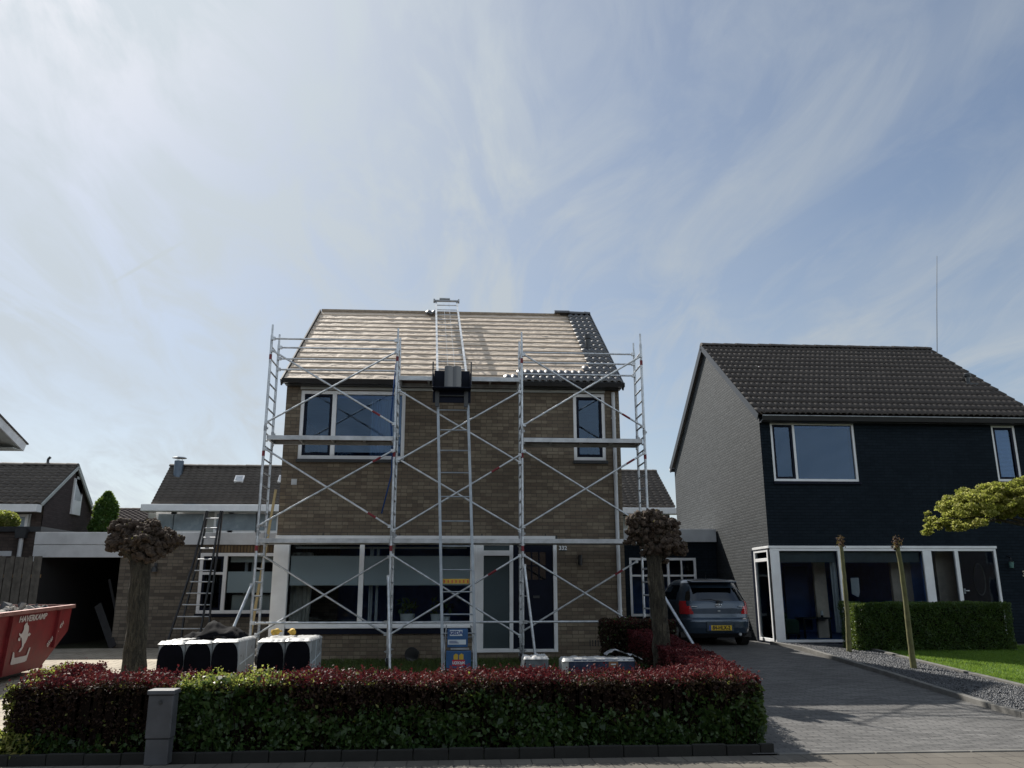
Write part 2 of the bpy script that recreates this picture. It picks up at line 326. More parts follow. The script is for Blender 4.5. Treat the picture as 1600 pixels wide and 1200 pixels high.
def fwall(mb, x0, x1, z0, z1, Y, holes, depth=.10, topf=None):
    """wall in the X-Z plane facing -Y, thickness 'depth', with rectangular holes and their reveals"""
    xs = sorted({x0, x1, *[h[0] for h in holes], *[h[1] for h in holes]}); zs = sorted({z0, z1, *[h[2] for h in holes], *[h[3] for h in holes]})
    xs = [x for x in xs if x0 <= x <= x1]; zs = [z for z in zs if z0 <= z <= z1]
    ins = lambda x, z: any(h[0] < x < h[1] and h[2] < z < h[3] for h in holes)
    for i in range(len(xs)-1):
        for j in range(len(zs)-1):
            if ins((xs[i]+xs[i+1])/2, (zs[j]+zs[j+1])/2): continue
            a, b, c, d = xs[i], xs[i+1], zs[j], zs[j+1]
            mb.quad((a, Y, c), (b, Y, c), (b, Y, d), (a, Y, d))
    for h in holes:
        a, b, c, d = h; D = Y+depth
        mb.quad((a, Y, c), (a, D, c), (b, D, c), (b, Y, c)); mb.quad((a, Y, d), (b, Y, d), (b, D, d), (a, D, d))
        mb.quad((a, Y, c), (a, Y, d), (a, D, d), (a, D, c)); mb.quad((b, Y, c), (b, D, c), (b, D, d), (b, Y, d))
    mb.quad((x0, Y, z1), (x1, Y, z1), (x1, Y+depth, z1), (x0, Y+depth, z1))
def tiles(x0, x1, Ye, Ze, Yr, Zr, row0, row1, rows, per, name, mat, parent, amp=.022, thick=.03, ns=8, lift=.02, jit=.004, sharp=1.3):
    """real tile relief: wavy rows stepping over each other, rows row0..row1 of 'rows' from eave to ridge"""
    d = Vector((0, Yr-Ye, Zr-Ze)); L = d.length; d /= L; n = Vector((0, -d.z, d.y)); rl = L/rows
    nx = max(2, int(round((x1-x0)/per*ns))); xs = np.linspace(x0, x1, nx+1); wv = np.abs(np.sin(np.pi*(xs-x0)/per))**sharp*amp if sharp > 0 else (1-np.abs(2*(((xs-x0)/per) % 1)-1)**1.5)*amp
    wid = 2*per; V = []; F = []
    for r in range(row0, row1):
        ph = RNG.uniform(-jit, jit, int((x1-x0)/wid)+2); jj = ph[((xs-x0-1e-6)/wid).astype(int).clip(0)]
        s0 = r*rl+jj; s1 = np.full_like(xs, (r+1)*rl+.03); b = len(V)//1
        h0 = lift+thick+wv+jj*.6; h1 = lift+.004+wv*.9
        for (s, h) in ((s0, h0-thick*.9), (s0, h0), (s1, h1)):
            base = len(V)
            V += [(x, Ye+d.y*a+n.y*hh, Ze+d.z*a+n.z*hh) for x, a, hh in zip(xs, s, h)]
        o = b
        for k in range(2):
            for i in range(nx): F.append((o+k*(nx+1)+i, o+k*(nx+1)+i+1, o+(k+1)*(nx+1)+i+1, o+(k+1)*(nx+1)+i))
    return fastmesh(name, V, F, [mat], None, parent)
def ridge(x0, x1, Y, Z, name, mat, parent, ln=.4, r=.12):
    mb = MB(); x = x0; i = 0
    while x < x1-.05:
        e = min(x+ln+.03, x1); n = 7; k = random.uniform(-.006, .006)
        for (xa, ra, xb, rb) in ((x, r+.012, e, r-.004),):
            vs = [(xa, Y+math.cos(math.pi*t/n)*ra*1.15, Z+math.sin(math.pi*t/n)*ra*.8-.03+k) for t in range(n+1)]+[(xb, Y+math.cos(math.pi*t/n)*rb*1.15, Z+math.sin(math.pi*t/n)*rb*.8-.03+k) for t in range(n+1)]
            mb.add(vs, [(t, t+1, n+2+t, n+1+t) for t in range(n)]+[tuple(range(n+1)), tuple(range(2*n+1, n, -1))])
        x += ln; i += 1
    return mb.build(name, mat, parent)
def window(parent, x0, x1, z0, z1, Y, mull=(), trans=(), fw=.065, dep=.07, mat=None, gm=None, name='window', rec=.03, sashes=(), sill=None, gtop=None):
    """frame proud of a recessed pane. mull: x of mullions, trans: (xa,xb,z) transoms; sashes: (xa,xb) dark opening lights"""
    mat = mat or M['white']; gm = gm or M['glass_up']; mb = MB(); ya, yb = Y-.012+rec, Y+dep+rec
    mb.box(x0, x0+fw, ya, yb, z0, z1); mb.box(x1-fw, x1, ya, yb, z0, z1)
    mb.box(x0+fw, x1-fw, ya+.001, yb, z1-fw, z1); mb.box(x0+fw, x1-fw, ya+.001, yb, z0, z0+fw)
    for mm in mull:
        xm, wm = mm if isinstance(mm, tuple) else (mm, fw); mb.box(xm-wm/2, xm+wm/2, ya+.003, yb, z0+fw, z1-fw)
    for xa, xb, zt in trans: mb.box(xa, xb, ya+.006, yb-.004, zt-fw*.4, zt+fw*.4)
    fr = mb.build(name, mat, parent, bevel=.004)
    pm = MB(); pm.box(x0+fw*.5, x1-fw*.5, Y+rec+.035, Y+rec+.041, z0+fw*.5, z1-fw*.5); pm.build('pane', gm, fr)
    for xa, xb in sashes:
        sm = MB(); q = .055; y1, y2 = ya+.010, Y+rec+.032
        sm.box(xa, xa+q, y1, y2, z0+fw, z1-fw); sm.box(xb-q, xb, y1, y2, z0+fw, z1-fw)
        sm.box(xa+q, xb-q, y1, y2, z0+fw, z0+fw+q); sm.box(xa+q, xb-q, y1, y2, z1-fw-q, z1-fw); sm.build('sash', M['navy'], fr, bevel=.003)
    if sill: s2 = MB(); s2.box(x0-.02, x1+.03, Y-.05, Y+.03, z0-.075, z0-.008); s2.build('sill', sill, fr, bevel=.004)
    return fr
def text(s, name, mat, mw, parent=None, size=1., depth=.002, shear=0., align='CENTER', space=1., bold=0.):
    cu = bpy.data.curves.new(name, 'FONT'); cu.body = s; cu.size = size; cu.extrude = depth; cu.shear = shear; cu.align_x = align; cu.align_y = 'CENTER'
    cu.space_character = space; cu.offset = bold
    t = bpy.data.objects.new(name+'_tmp', cu); scene.collection.objects.link(t); dg = bpy.context.evaluated_depsgraph_get()
    me = bpy.data.meshes.new_from_object(t.evaluated_get(dg)); bpy.data.objects.remove(t); me.materials.clear(); me.materials.append(mat)
    me.transform(mw)
    if parent is not None: me.transform(Matrix.Translation(-Vector(parent['_o'])))
    o = bpy.data.objects.new(name, me); scene.collection.objects.link(o)
    if parent is not None: o.parent = parent; o['_o'] = list(parent['_o'])
    return o
FRONT = Matrix.Rotation(rad(90), 4, 'X')    # text facing -Y
def R2(a, b, c, d, Y):
    p, q = A(a, b, Y), A(c, d, Y); return p.x, q.x, q.z, p.z      # x0,x1,z0,z1
# ================================================================== THE SETTING
m, t = newmat('road'); p = pos(t); c = mixc(t, ramp(t, tnoise(t, p, 60, 5, .7), .3, .7), (.05, .05, .05), (.09, .088, .085)); M['road'] = finish(m, t, c, .9, 0, tnoise(t, p, 80, 4), .5, .004)
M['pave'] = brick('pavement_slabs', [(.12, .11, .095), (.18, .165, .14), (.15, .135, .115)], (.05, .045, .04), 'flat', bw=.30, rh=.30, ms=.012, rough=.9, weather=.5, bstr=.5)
M['pave_left'] = brick('left_paving_slabs', [(.38, .33, .26), (.50, .44, .35), (.44, .39, .31)], (.12, .10, .08), 'flat', bw=.30, rh=.30, ms=.014, rough=.9, weather=.5, bstr=.5)  # pale tan concrete slabs
M['drive'] = brick('driveway_clinkers', [(.10, .098, .096), (.18, .175, .17), (.14, .137, .134)], (.03, .03, .03), 'flat', bw=.21, rh=.075, ms=.010, rough=.8, weather=.5, bstr=.9)
M['concrete'] = plain('concrete_edging', (.15, .145, .135), .9, 0, .35, 5, .4)
M['stone_dark'] = plain('dark_kerb_stone', (.022, .022, .020), .9, 0, .35, 5, .4)
m, t = newmat('garden_soil'); p = pos(t); c = mixc(t, ramp(t, tnoise(t, p, 5, 6, .7), .35, .65), (.03, .045, .015), (.06, .05, .03)); M['soil'] = finish(m, t, c, .95, 0, tnoise(t, p, 30, 5), .8, .02)
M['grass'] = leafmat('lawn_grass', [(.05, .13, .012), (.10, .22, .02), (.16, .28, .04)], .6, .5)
M['grass_shade'] = leafmat('shaded_lawn_grass', [(.03, .06, .012), (.06, .10, .02), (.10, .12, .04)], .6, .4)  # darker copy of the lawn greens: house shade put into the colour
# ground sheet to the horizon following the slight rise from the street to the houses
mb = MB(); xs = [-400, -60, -20, -8, 0, 8, 20, 60, 400]; ys = [-300, -40, -10, 0, 9.3, 12, 14, 16, 19.3, 30, 60, 150, 600]
vs = [(x, y, gz(y)-.02) for y in ys for x in xs]; nX = len(xs)
mb.add(vs, [(j*nX+i, j*nX+i+1, (j+1)*nX+i+1, (j+1)*nX+i) for j in range(len(ys)-1) for i in range(nX-1)])
tag(mb.build('ground', M['soil']), kind='structure')
tag(sheet('road', [(-60, -8), (60, -8), (60, 5.2), (-60, 5.2)], -.10+.085, M['road']))
tag(sheet('pavement', [(-60, 5.3), (60, 5.3), (60, 8.64), (-60, 8.64)], 0, M['pave']))
o = sheet('driveway', [(3.0, 8.70), (7.35, 8.70), (7.12, 10.5), (7.15, 11.9), (7.3, 13.9), (7.44, 16.6), (7.5, 19.3), (7.55, 23.8), (3.5, 23.8), (3.5, 14)], 0.004, M['drive'])
o = sheet('left_paving', [(-30, 8.66), (-4.6, 8.66), (-4.6, 10.6), (-3.9, 10.8), (-3.5, 14.5), (-3.5, 19.8), (-30, 19.8)], 0.003, M['pave_left'])
mb = MB(); mb.box(-60, 60, 5.2, 5.3, -.06, .004); tag(mb.build('street_kerb', M['concrete'], bevel=.01), kind='structure')
mb = MB(); x = 3.25
while x < 16: mb.box(x, x+.985, 8.64, 8.72, -.1, .012); x += 1.0
tag(mb.build('driveway_threshold', M['concrete'], bevel=.006), kind='structure')
mb = MB(); x = -4.6
while x < 3.2:
    mb.box(x, min(x+.342, 3.24), 8.75, 8.81, -.05, .085+random.uniform(-.006, .006)); x += .35
tag(mb.build('hedge_edging', M['stone_dark'], bevel=.006), kind='structure')
# kerbs of the gravel bed
K1 = [(7.42, 19.7), (7.60, 18.3), (7.50, 16.7), (7.42, 15.2), (7.35, 14.0), (7.24, 12.8), (7.18, 11.9), (7.12, 11.1), (7.12, 10.5), (7.2, 9.4), (7.3, 8.74)]
K2 = [(8.95, 19.2), (8.96, 17.5), (8.86, 16.3), (8.76, 14.45), (8.72, 13.4), (8.68, 12.7), (8.6, 10.5), (8.6, 8.74)]
for nm, K, hh in (('gravel_kerb', K1, .055), ('lawn_kerb', K2, .05)):
    mb = MB()
    for a, b in zip(K, K[1:]):
        va, vb = Vector((a[0], a[1], gz(a[1])+hh/2)), Vector((b[0], b[1], gz(b[1])+hh/2)); mb.beam(va, vb, .09, hh+.04)
    tag(mb.build(nm, M['concrete'], bevel=.006), kind='structure')
o = sheet('gravel_bed', K1+K2[::-1], .012, plain('gravel_base', (.045, .047, .052), .9, 0, .4, 20, .6))
# gravel stones: nobody could count them
def inpoly(x, y, poly):
    c = np.zeros(len(x), bool); n = len(poly)
    for i in range(n):
        x1, y1 = poly[i]; x2, y2 = poly[(i+1) % n]
        k = ((y1 > y) != (y2 > y)) & (x < (x2-x1)*(y-y1)/(y2-y1+1e-12)+x1); c ^= k
    return c
gzv = lambda y: np.clip(.036*(y-9.3), 0, .36)
poly = [(a+.06, b) for a, b in K1]+[(a-.06, b) for a, b in K2[::-1]]
n = 46000; gx = RNG.uniform(7.1, 9, n); gy = RNG.uniform(8.8, 19.6, n); k = inpoly(gx, gy, poly); gx, gy = gx[k], gy[k]; n = len(gx)
c0 = np.stack([gx, gy, gzv(gy)+.016+RNG.uniform(0, .02, n)], 1); s = RNG.uniform(.012, .028, n)[:, None]
oct_ = np.array([(1, 0, 0), (0, 1, 0), (-1, 0, 0), (0, -1, 0), (0, 0, 1), (0, 0, -1)], float)
rot = RNG.normal(size=(n, 3, 3)); q, _ = np.linalg.qr(rot); V = c0[:, None, :]+s[:, :, None]*np.einsum('kj,nij->nki', oct_*np.array([1, .75, .5]), q)
ft = np.array([(0, 1, 4), (1, 2, 4), (2, 3, 4), (3, 0, 4), (1, 0, 5), (2, 1, 5), (3, 2, 5), (0, 3, 5)])
F = (np.arange(n)[:, None, None]*6+ft[None]).reshape(-1, 3)
M['gravel'] = leafmat('slate_gravel', [(.035, .037, .042), (.065, .068, .075), (.12, .125, .135)], .55, 0.)
tag(fastmesh('gravel', V.reshape(-1, 3), F, [M['gravel']]), 'dark slate gravel filling the strip between driveway and lawn', 'gravel', kind='stuff')
LAWN = K2+[(26, 8.74), (26, 18.6), (8.95, 18.9)]
sheet('lawn_soil', LAWN, .006, plain('lawn_soil', (.03, .06, .012), .95))
def grass(name, poly, n, h, mat, bb, label):
    gx = RNG.uniform(bb[0], bb[1], n); gy = RNG.uniform(bb[2], bb[3], n); k = inpoly(gx, gy, poly); gx, gy = gx[k], gy[k]; n = len(gx)
    z = gzv(gy); a = RNG.uniform(0, 6.28, n); wd = RNG.uniform(.003, .007, n); hh = RNG.uniform(.5, 1.2, n)*h; ln = RNG.normal(0, .5, (n, 2))*hh[:, None]
    V = np.zeros((n, 4, 3)); dx, dy = np.cos(a)*wd, np.sin(a)*wd
    V[:, 0] = np.stack([gx-dx, gy-dy, z], 1); V[:, 1] = np.stack([gx+dx, gy+dy, z], 1)
    V[:, 2] = np.stack([gx+dx*.3+ln[:, 0], gy+dy*.3+ln[:, 1], z+hh], 1); V[:, 3] = np.stack([gx-dx*.3+ln[:, 0], gy-dy*.3+ln[:, 1], z+hh], 1)
    return tag(fastmesh(name, V.reshape(-1, 3), np.arange(4*n).reshape(-1, 4), [mat]), label, 'grass', kind='stuff')
grass('grass', LAWN, 150000, .045, M['grass'], (8.6, 15, 11, 18.8), 'bright green mown grass of the lawn right of the gravel strip')
grass('grass', [(-3.4, 11), (3.2, 11), (3.2, 17), (-3.4, 17)], 60000, .06, M['grass_shade'], (-3.4, 3.2, 11, 17), 'dark shaded grass between the front hedge and the scaffolded house')
# ================================================================== MAIN HOUSE (being re-roofed)
XL, XR, YF, YB = -3.645, 3.462, 17.1, 24.8; ZG = .2
YE, ZE, YR, ZR = 16.90, 5.93, 20.93, 8.83; MS = (ZR-ZE)/(YR-YE)
H = thing('brick_house', ((XL+XR)/2, YF, .28), 'grey-brown brick house behind scaffolding with its front roof stripped to beige underlay', 'house')
wl = R2(471, 609.5, 631, 718, YF); wr = R2(895, 615, 947.5, 719.5, YF)
gfl = A(452, 900, YF).x-.02; gfr = A(801, 900, YF).x; gft = A(600, 846, YF).z; gfb = A(600, 979, YF).z
pnl = A(737.5, 852, YF).x; pnr = A(752.5, 852, YF).x; drl, drr = A(803, 950, YF).x, A(871, 950, YF).x; drb = A(830, 1019, YF).z
pxl = A(434.5, 851, YF).x
holes = [wl, wr, (XL+.02, pnl+.02, gfb, gft), (pnl+.02, drr, drb, gft)]
mb = MB(); fwall(mb, XL, XR, ZG, ZE-.11, YF, holes, .12); mb.build('front_wall', M['brick_main'], H, fixn=False)
mb = MB()
for X in (XL, XR):
    mb.add([(X, YF, ZG), (X, YB, ZG), (X, YB, 5.85), (X, YR, ZR-.1), (X, YF, 5.95)], [(0, 1, 2, 3, 4)])
mb.quad((XL, YB, ZG), (XR, YB, ZG), (XR, YB, 5.9), (XL, YB, 5.9)); mb.build('side_wall', M['brick_main_side'], H, fixn=False)
mb = MB(); mb.box(XL+.01, XR-.01, YF+.14, YB-.01, 2.72, 2.95); mb.box(XL+.01, XR-.01, YF+.14, YB-.01, .3, .42)
mb.box(XL+.01, XR-.01, YF+.14, YB-.01, 5.6, 5.8); mb.box(.72, .8, YF+.14, 22, .42, 2.72); mb.box(XL+.01, XR-.01, 21.5, 21.6, .42, 5.6)
mb.box(-.6, -.5, YF+.14, 21.5, 2.95, 5.6); mb.box(1.6, 1.7, YF+.14, 21.5, 2.95, 5.6); mb.build('interior_wall', M['room'], H)
# roof deck with crinkled foil
RX0, RX1 = XL-.04, XR-.02
nxr, nyr = 260, 190; d = Vector((0, YR-YE, ZR-ZE)); RL = d.length; d /= RL; nrm = Vector((0, -d.z, d.y)); ROWS = 15; rl = RL/ROWS
V = []; 
for j in range(nyr+1):
    s = RL*j/nyr; fr = (s/rl) % 1
    for i in range(nxr+1):
        x = RX0+(RX1-RX0)*i/nxr
        h = -.007*math.sin(math.pi*fr)*(.6+.6*noise.noise(Vector((x*1.3, s*2, 3)))) + .016*noise.noise(Vector((x*5+s*7, s*4-x*2, 1)))*math.sin(math.pi*fr) + .007*noise.noise(Vector((x*22, s*13, 5)))*math.sin(math.pi*fr)
        V.append((x, YE+d.y*s+nrm.y*h, ZE+d.z*s+nrm.z*h))
F = [(j*(nxr+1)+i, j*(nxr+1)+i+1, (j+1)*(nxr+1)+i+1, (j+1)*(nxr+1)+i) for j in range(nyr) for i in range(nxr)]
m, t = newmat('roof_underlay_foil'); p = pos(t); n1 = tnoise(t, p, 3, 6, .65); n2 = tnoise(t, p, 40, 4, .7, (1, 1, 1), 1.5)
vr = t.nodes.new('ShaderNodeTexWave'); vr.wave_type = 'BANDS'; vr.inputs['Scale'].default_value = 1.1; vr.inputs['Distortion'].default_value = 14; vr.inputs['Detail'].default_value = 3
mp = t.nodes.new('ShaderNodeMapping'); mp.inputs['Rotation'].default_value = (0, 0, .9); setv(mp.inputs[0], p); setv(vr.inputs[0], mp.outputs[0])
c = mixc(t, ramp(t, n1, .3, .7), (.55, .45, .35), (.68, .57, .46)); st = tnoise(t, p, 9, 3, .6, (2.6, 1, 9))
c = mixc(t, tmath(t, 'MULTIPLY', ramp(t, st, .66, .74), .35), c, (.22, .18, .15))
M['foil'] = finish(m, t, c, .7, 0, tmath(t, 'ADD', n2, tmath(t, 'MULTIPLY', vr.outputs[0], .8)), .45, .012, spec=.3)
fo = fastmesh('roof_underlay', V, F, [M['foil']], None, H); fo.data.polygons.foreach_set('use_smooth', [True]*len(fo.data.polygons))
tag(fo, 'crinkled beige roofing underlay stretched between the battens')
M['batten'] = plain('tile_batten', (.34, .27, .20), .8, 0, .3, 14, .4)
for r in range(ROWS+1):
    s = r*rl+.02 if r < ROWS else RL-.05
    c0 = Vector((0, YE, ZE))+d*s+nrm*.008
    xr_ = RX1-.04
    mb = MB(); k = 6
    for i in range(k):
        xa, xb = RX0+.02+(xr_-RX0-.02)*i/k, RX0+.02+(xr_-RX0-.02)*(i+1)/k-.004
        mb.beam((xa, c0.y, c0.z+random.uniform(-.003, .003)), (xb, c0.y, c0.z+random.uniform(-.003, .003)), .032, .016, up=nrm)
    mb.build('roof_batten', M['batten'], H)
PER = .149
tx0 = XR+.03-PER*4
tiles(tx0, XR+.03, YE-.06, ZE-.06*MS, YR, ZR, 0, 16, 16, PER, 'new_roof_tiles', M['tile_new'], H, amp=.046, thick=.032, lift=.03, sharp=-1)
tx1 = tx0-PER*13; tiles(tx1, tx0, YE-.06, ZE-.06*MS, YR, ZR, 0, 1, 16, PER, 'new_roof_tiles', M['tile_new'], H, amp=.046, thick=.032, lift=.03, sharp=-1)
tiles(tx0-PER*11, tx0, YE-.06, ZE-.06*MS, YR, ZR, 1, 2, 16, PER, 'new_roof_tiles', M['tile_new'], H, amp=.046, thick=.032, lift=.03, sharp=-1)
tiles(tx0-PER*1, tx0, YE-.06, ZE-.06*MS, YR, ZR, 2, 3, 16, PER, 'new_roof_tiles', M['tile_new'], H, amp=.046, thick=.032, lift=.03, sharp=-1)
pz = atX(661, 492, -1.0); tiles(-.92, -.92+PER*2, YE-.06, ZE-.06*MS, YR, ZR, 15, 16, 16, PER, 'loose_ridge_course_tile', M['tile_new'], H, amp=.042, thick=.03, lift=.05, sharp=-1)
mb = MB(); mb.box(XL-.05, XR+.05, YR, YR+.02, ZR-.3, ZR+.0)
mb.add([(RX0, YR, ZR+.005), (RX1, YR, ZR+.005), (RX1, YB+.2, 5.75), (RX0, YB+.2, 5.75)], [(0, 1, 2, 3)]); mb.build('rear_roof_slope', M['tile_old'], H, fixn=False)
mb = MB(); mb.beam((RX0, YR, ZR+.03), (tx0-.2, YR, ZR+.03), .05, .05); mb.build('ridge_board', M['batten'], H)
rp = A(866, 492, YR); mb = MB(); n_ = 8
vs = [(x, YR+math.cos(math.pi*t_/n_)*.14, ZR+.05+math.sin(math.pi*t_/n_)*.10) for x in (A(866, 492, YR).x, A(889, 492, YR).x) for t_ in range(n_+1)]
mb.add(vs, [(t_, t_+1, n_+2+t_, n_+1+t_) for t_ in range(n_)]+[tuple(range(n_+1)), tuple(range(2*n_+1, n_, -1))]); mb.build('ridge_tile', M['tile_new'], H)
ridge(A(889, 492, YR).x, XR+.05, YR, ZR+.06, 'ridge_tiles', M['tile_new'], H)
mb = MB(); a, b = Vector((RX0-.03, YE-.08, ZE-.10)), Vector((RX0-.03, YR, ZR-.02)); mb.beam(a, b, .03, .14); mb.build('verge_board', M['darkgrey'], H)
mb = MB(); a, b = Vector((XR+.05, YE-.08, ZE-.10)), Vector((XR+.05, YR, ZR-.02)); mb.beam(a, b, .03, .16); mb.build('verge_board', M['black'], H)
# gutter: open half-round box under the eave
mb = MB(); g0, g1 = XL-.05, XR+.07; mb.prism([(YE-.13, ZE-.02), (YE-.10, ZE-.105), (YE+.02, ZE-.105), (YE+.02, ZE-.09), (YE-.09, ZE-.09), (YE-.118, ZE-.02)], 'x', g0, g1)
mb.box(g0-.004, g0+.012, YE-.13, YE+.02, ZE-.105, ZE-.02); mb.box(g1-.012, g1+.004, YE-.13, YE+.02, ZE-.105, ZE-.02)
mb.build('gutter', M['black'], H)
mb = MB(); mb.tube((g0, YE-.127, ZE-.022), (g1, YE-.127, ZE-.022), .009, 8); mb.build('gutter_rim', M['darkgrey'], H)
mb = MB(); mb.box(XL-.01, XR+.02, YE+.02, YF, ZE-.12, ZE-.105); mb.box(XL-.02, XR+.03, YE+.021, YE+.04, ZE-.104, ZE+.0); mb.build('soffit', M['darkgrey'], H)
fb = R2(470, 603.5, 945, 615, YF-.02); mb = MB(); mb.box(fb[0], fb[1], YF-.03, YF-.002, wr[3]+.01, ZE-.122); mb.build('frieze_board', M['offwhite'], H, bevel=.004)
# upper windows
ml = A(523, 620, YF).x
w1 = window(H, *wl, YF, mull=[(ml, .09)], fw=.075, sashes=[(wl[0]+.075, ml-.045)], sill=M['darkgrey'])
w2 = window(H, *wr, YF, fw=.07, sashes=[(wr[0]+.07, wr[1]-.07)], sill=M['darkgrey'])
cv = R2(582, 622, 623, 700, YF+.3); mb = MB(); nc = 60
vs = []
for k in range(nc+1):
    x = cv[0]+(wl[1]-.08-cv[0])*k/nc; y = YF+.22+.03*math.sin(k*.95)+.012*math.sin(k*2.3); vs += [(x, y, wl[2]+.1), (x, y, wl[3]-.08)]
mb.add(vs, [(2*k, 2*k+2, 2*k+3, 2*k+1) for k in range(nc)]); mb.build('curtain', M['curtain'], w1)
mb = MB(); mb.box(wl[0]+.08, wl[1]-.08, YF+.13, YF+.32, wl[2]+.02, wl[2]+.05); mb.build('window_board', M['white'], w1)
mb = MB(); c_ = A(538, 703, YF+.22)
for k in range(3):
    for q in range(10):
        a0, a1 = q*.628, (q+1)*.628; mb.tube((c_.x-.10+k*.1+.045*math.cos(a0), YF+.22, wl[2]+.12+.045*math.sin(a0)), (c_.x-.10+k*.1+.045*math.cos(a1), YF+.22, wl[2]+.12+.045*math.sin(a1)), .006, 5)
mb.tube((c_.x-.15, YF+.22, wl[2]+.06), (c_.x+.15, YF+.22, wl[2]+.06), .012, 6); mb.build('ornament', M['white'], w1)
# ground floor glazing
m1 = A(566.5, 851, YF).x
gw = window(H, XL+.02, pnl+.02, gfb, gft, YF, mull=[(XL+.02+.13, .26), (m1, .095)], fw=.055, gm=M['glass_low'], rec=-.02)
mb = MB(); mb.box(XL-.03, gfl, YF-.07, YF+.02, .62, gft); mb.build('corner_post', M['white'], H, bevel=.006)
mb = MB(); mb.box(gfl+.02, pnl, YF-.08, YF+.02, gfb-.03, gfb+.005); mb.build('sill', M['white'], gw, bevel=.004)
mb = MB(); mb.box(gfl+.01, pnl, YF-.045, YF-.003, gfb-.14, gfb-.035); mb.build('sill_panel', M['navy'], gw)
fz0, fz1 = A(500, 914, YF).z, A(500, 869, YF).z
m, t = newmat('film'); dfs = t.nodes.new('ShaderNodeBsdfPrincipled'); dfs.inputs['Base Color'].default_value = (.72, .78, .80, 1); dfs.inputs['Roughness'].default_value = .35
trn = t.nodes.new('ShaderNodeBsdfTransparent'); ms = t.nodes.new('ShaderNodeMixShader'); ms.inputs[0].default_value = .88; t.links.new(trn.outputs[0], ms.inputs[1]); t.links.new(dfs.outputs[0], ms.inputs[2])
oo = t.nodes.new('ShaderNodeOutputMaterial'); t.links.new(ms.outputs[0], oo.inputs[0]); M['film'] = m
mb = MB(); mb.box(gfl+.03, m1-.05, YF+.03, YF+.032, fz0, fz1); mb.box(m1+.05, pnl-.02, YF+.03, YF+.032, fz0, fz1); mb.build('privacy_film', M['film'], gw)
mb = MB(); mb.box(gfl+.03, m1-.05, YF+.026, YF+.034, fz0-.012, fz0); mb.box(m1+.05, pnl-.02, YF+.026, YF+.034, fz0-.012, fz0); mb.box(gfl+.03, m1-.05, YF+.026, YF+.034, fz1, fz1+.01); mb.box(m1+.05, pnl-.02, YF+.026, YF+.034, fz1, fz1+.01); mb.build('film_edge', M['offwhite'], gw)
def drape(x0, x1, Y, z0, z1, name, mat, par, fold=.02, k=24, fr=1.3):
    mb = MB(); vs = []
    for i in range(k+1):
        x = x0+(x1-x0)*i/k; y = Y+fold*math.sin(i*fr)+fold*.4*math.sin(i*2.9+1); vs += [(x, y, z0), (x+random.uniform(-.004, .004), y, z1)]
    mb.add(vs, [(2*i, 2*i+2, 2*i+3, 2*i+1) for i in range(k)]); return mb.build(name, mat, par)
a1, a2 = A(577, 900, YF+.35).x, A(583, 900, YF+.35).x; drape(a1, a2, YF+.35, gfb+.05, gft-.1, 'curtain', M['curtain'], gw, k=6)
a1, a2 = A(587.5, 900, YF+.35).x, A(592, 900, YF+.35).x; drape(a1, a2, YF+.35, gfb+.05, gft-.1, 'curtain', M['curtain'], gw, k=5)
a1, a2 = A(455, 900, YF+.5).x, A(487, 900, YF+.5).x; drape(a1, a2, YF+.5, gfb-.3, gft-.2, 'curtain', plain('sheer_curtain', (.45, .43, .38), .95), gw, fold=.03, k=18)
mb = MB(); mb.box(gfl+.05, pnl-.1, YF+.34, YF+.37, gft-.13, gft-.09); mb.build('curtain_rail', M['white'], gw)
mb = MB(); mb.box(gfl+.03, pnl-.02, YF+.10, YF+.38, gfb+.0, gfb+.03); mb.build('window_board', M['white_old'], gw)
# frosted side light and front door
tz = A(770, 864, YF).z
fl = window(H, pnl+.02, gfr+.01, drb, gft, YF, mull=[(pnl+.02+.12, .20)], trans=[(pnl+.2, gfr-.05, tz)], fw=.075, gm=M['glass_low'], rec=-.015)
mb = MB(); mb.box(pnr, gfr-.06, YF+.025, YF+.03, drb+.05, gft-.05); mb.build('frosted_panel', M['frost'], fl)
mb = MB(); mb.box(pnr, gfr-.06, YF-.031, YF+.02, tz-.055, tz+.05); mb.build('transom', M['white'], fl)
dr = MB(); fw = .075; dr.box(drr-fw, drr, YF-.025, YF+.07, drb, gft); dr.box(gfr+.012, drr-fw, YF-.024, YF+.07, drb, drb+.06); dr.box(gfr+.012, drr-fw, YF-.024, YF+.07, gft-.05, gft)
df = dr.build('door_frame', M['white'], H, bevel=.004)
dx0, dx1, dz0, dz1 = gfr+.14, drr-fw-.005, drb+.065, gft-.055
gh = []
lx0, lx1 = dx0+.10, dx1-.13; lz1 = dz1-.14; lz0 = lz1-.58
for i in range(3):
    for j in range(2):
        x_ = lx0+(lx1-lx0)*i/3; z_ = lz0+(lz1-lz0)*j/2; gh.append((x_+.014, x_+(lx1-lx0)/3-.014, z_+.014, z_+(lz1-lz0)/2-.014))
mb = MB(); fwall(mb, dx0, dx1, dz0, dz1, YF+.03, gh, .035); mb.box(gfr+.012, dx0-.004, YF+.034, YF+.07, dz0, dz1)
mb.box(dx0+.12, dx1-.12, YF+.018, YF+.029, dz0+.14, dz0+.75); dd = mb.build('front_door', M['navy'], H, fixn=False); tag(dd, 'dark navy front door with six small panes')
mb = MB(); mb.box(lx0, lx1, YF+.052, YF+.057, lz0, lz1); mb.build('pane', M['glass_dark'], dd)
mb = MB(); mb.box(dx0+.28, dx1-.28, YF+.012, YF+.03, dz0+.98, dz0+1.03); mb.build('letter_slot', M['darkgrey'], dd)
mb = MB(); mb.tube((dx0+.05, YF-.02, dz0+1.02), (dx0+.17, YF-.02, dz0+1.02), .012); mb.tube((dx0+.05, YF-.02, dz0+1.02), (dx0+.05, YF+.03, dz0+1.02), .012); mb.build('door_handle', M['alu_dull'], dd)
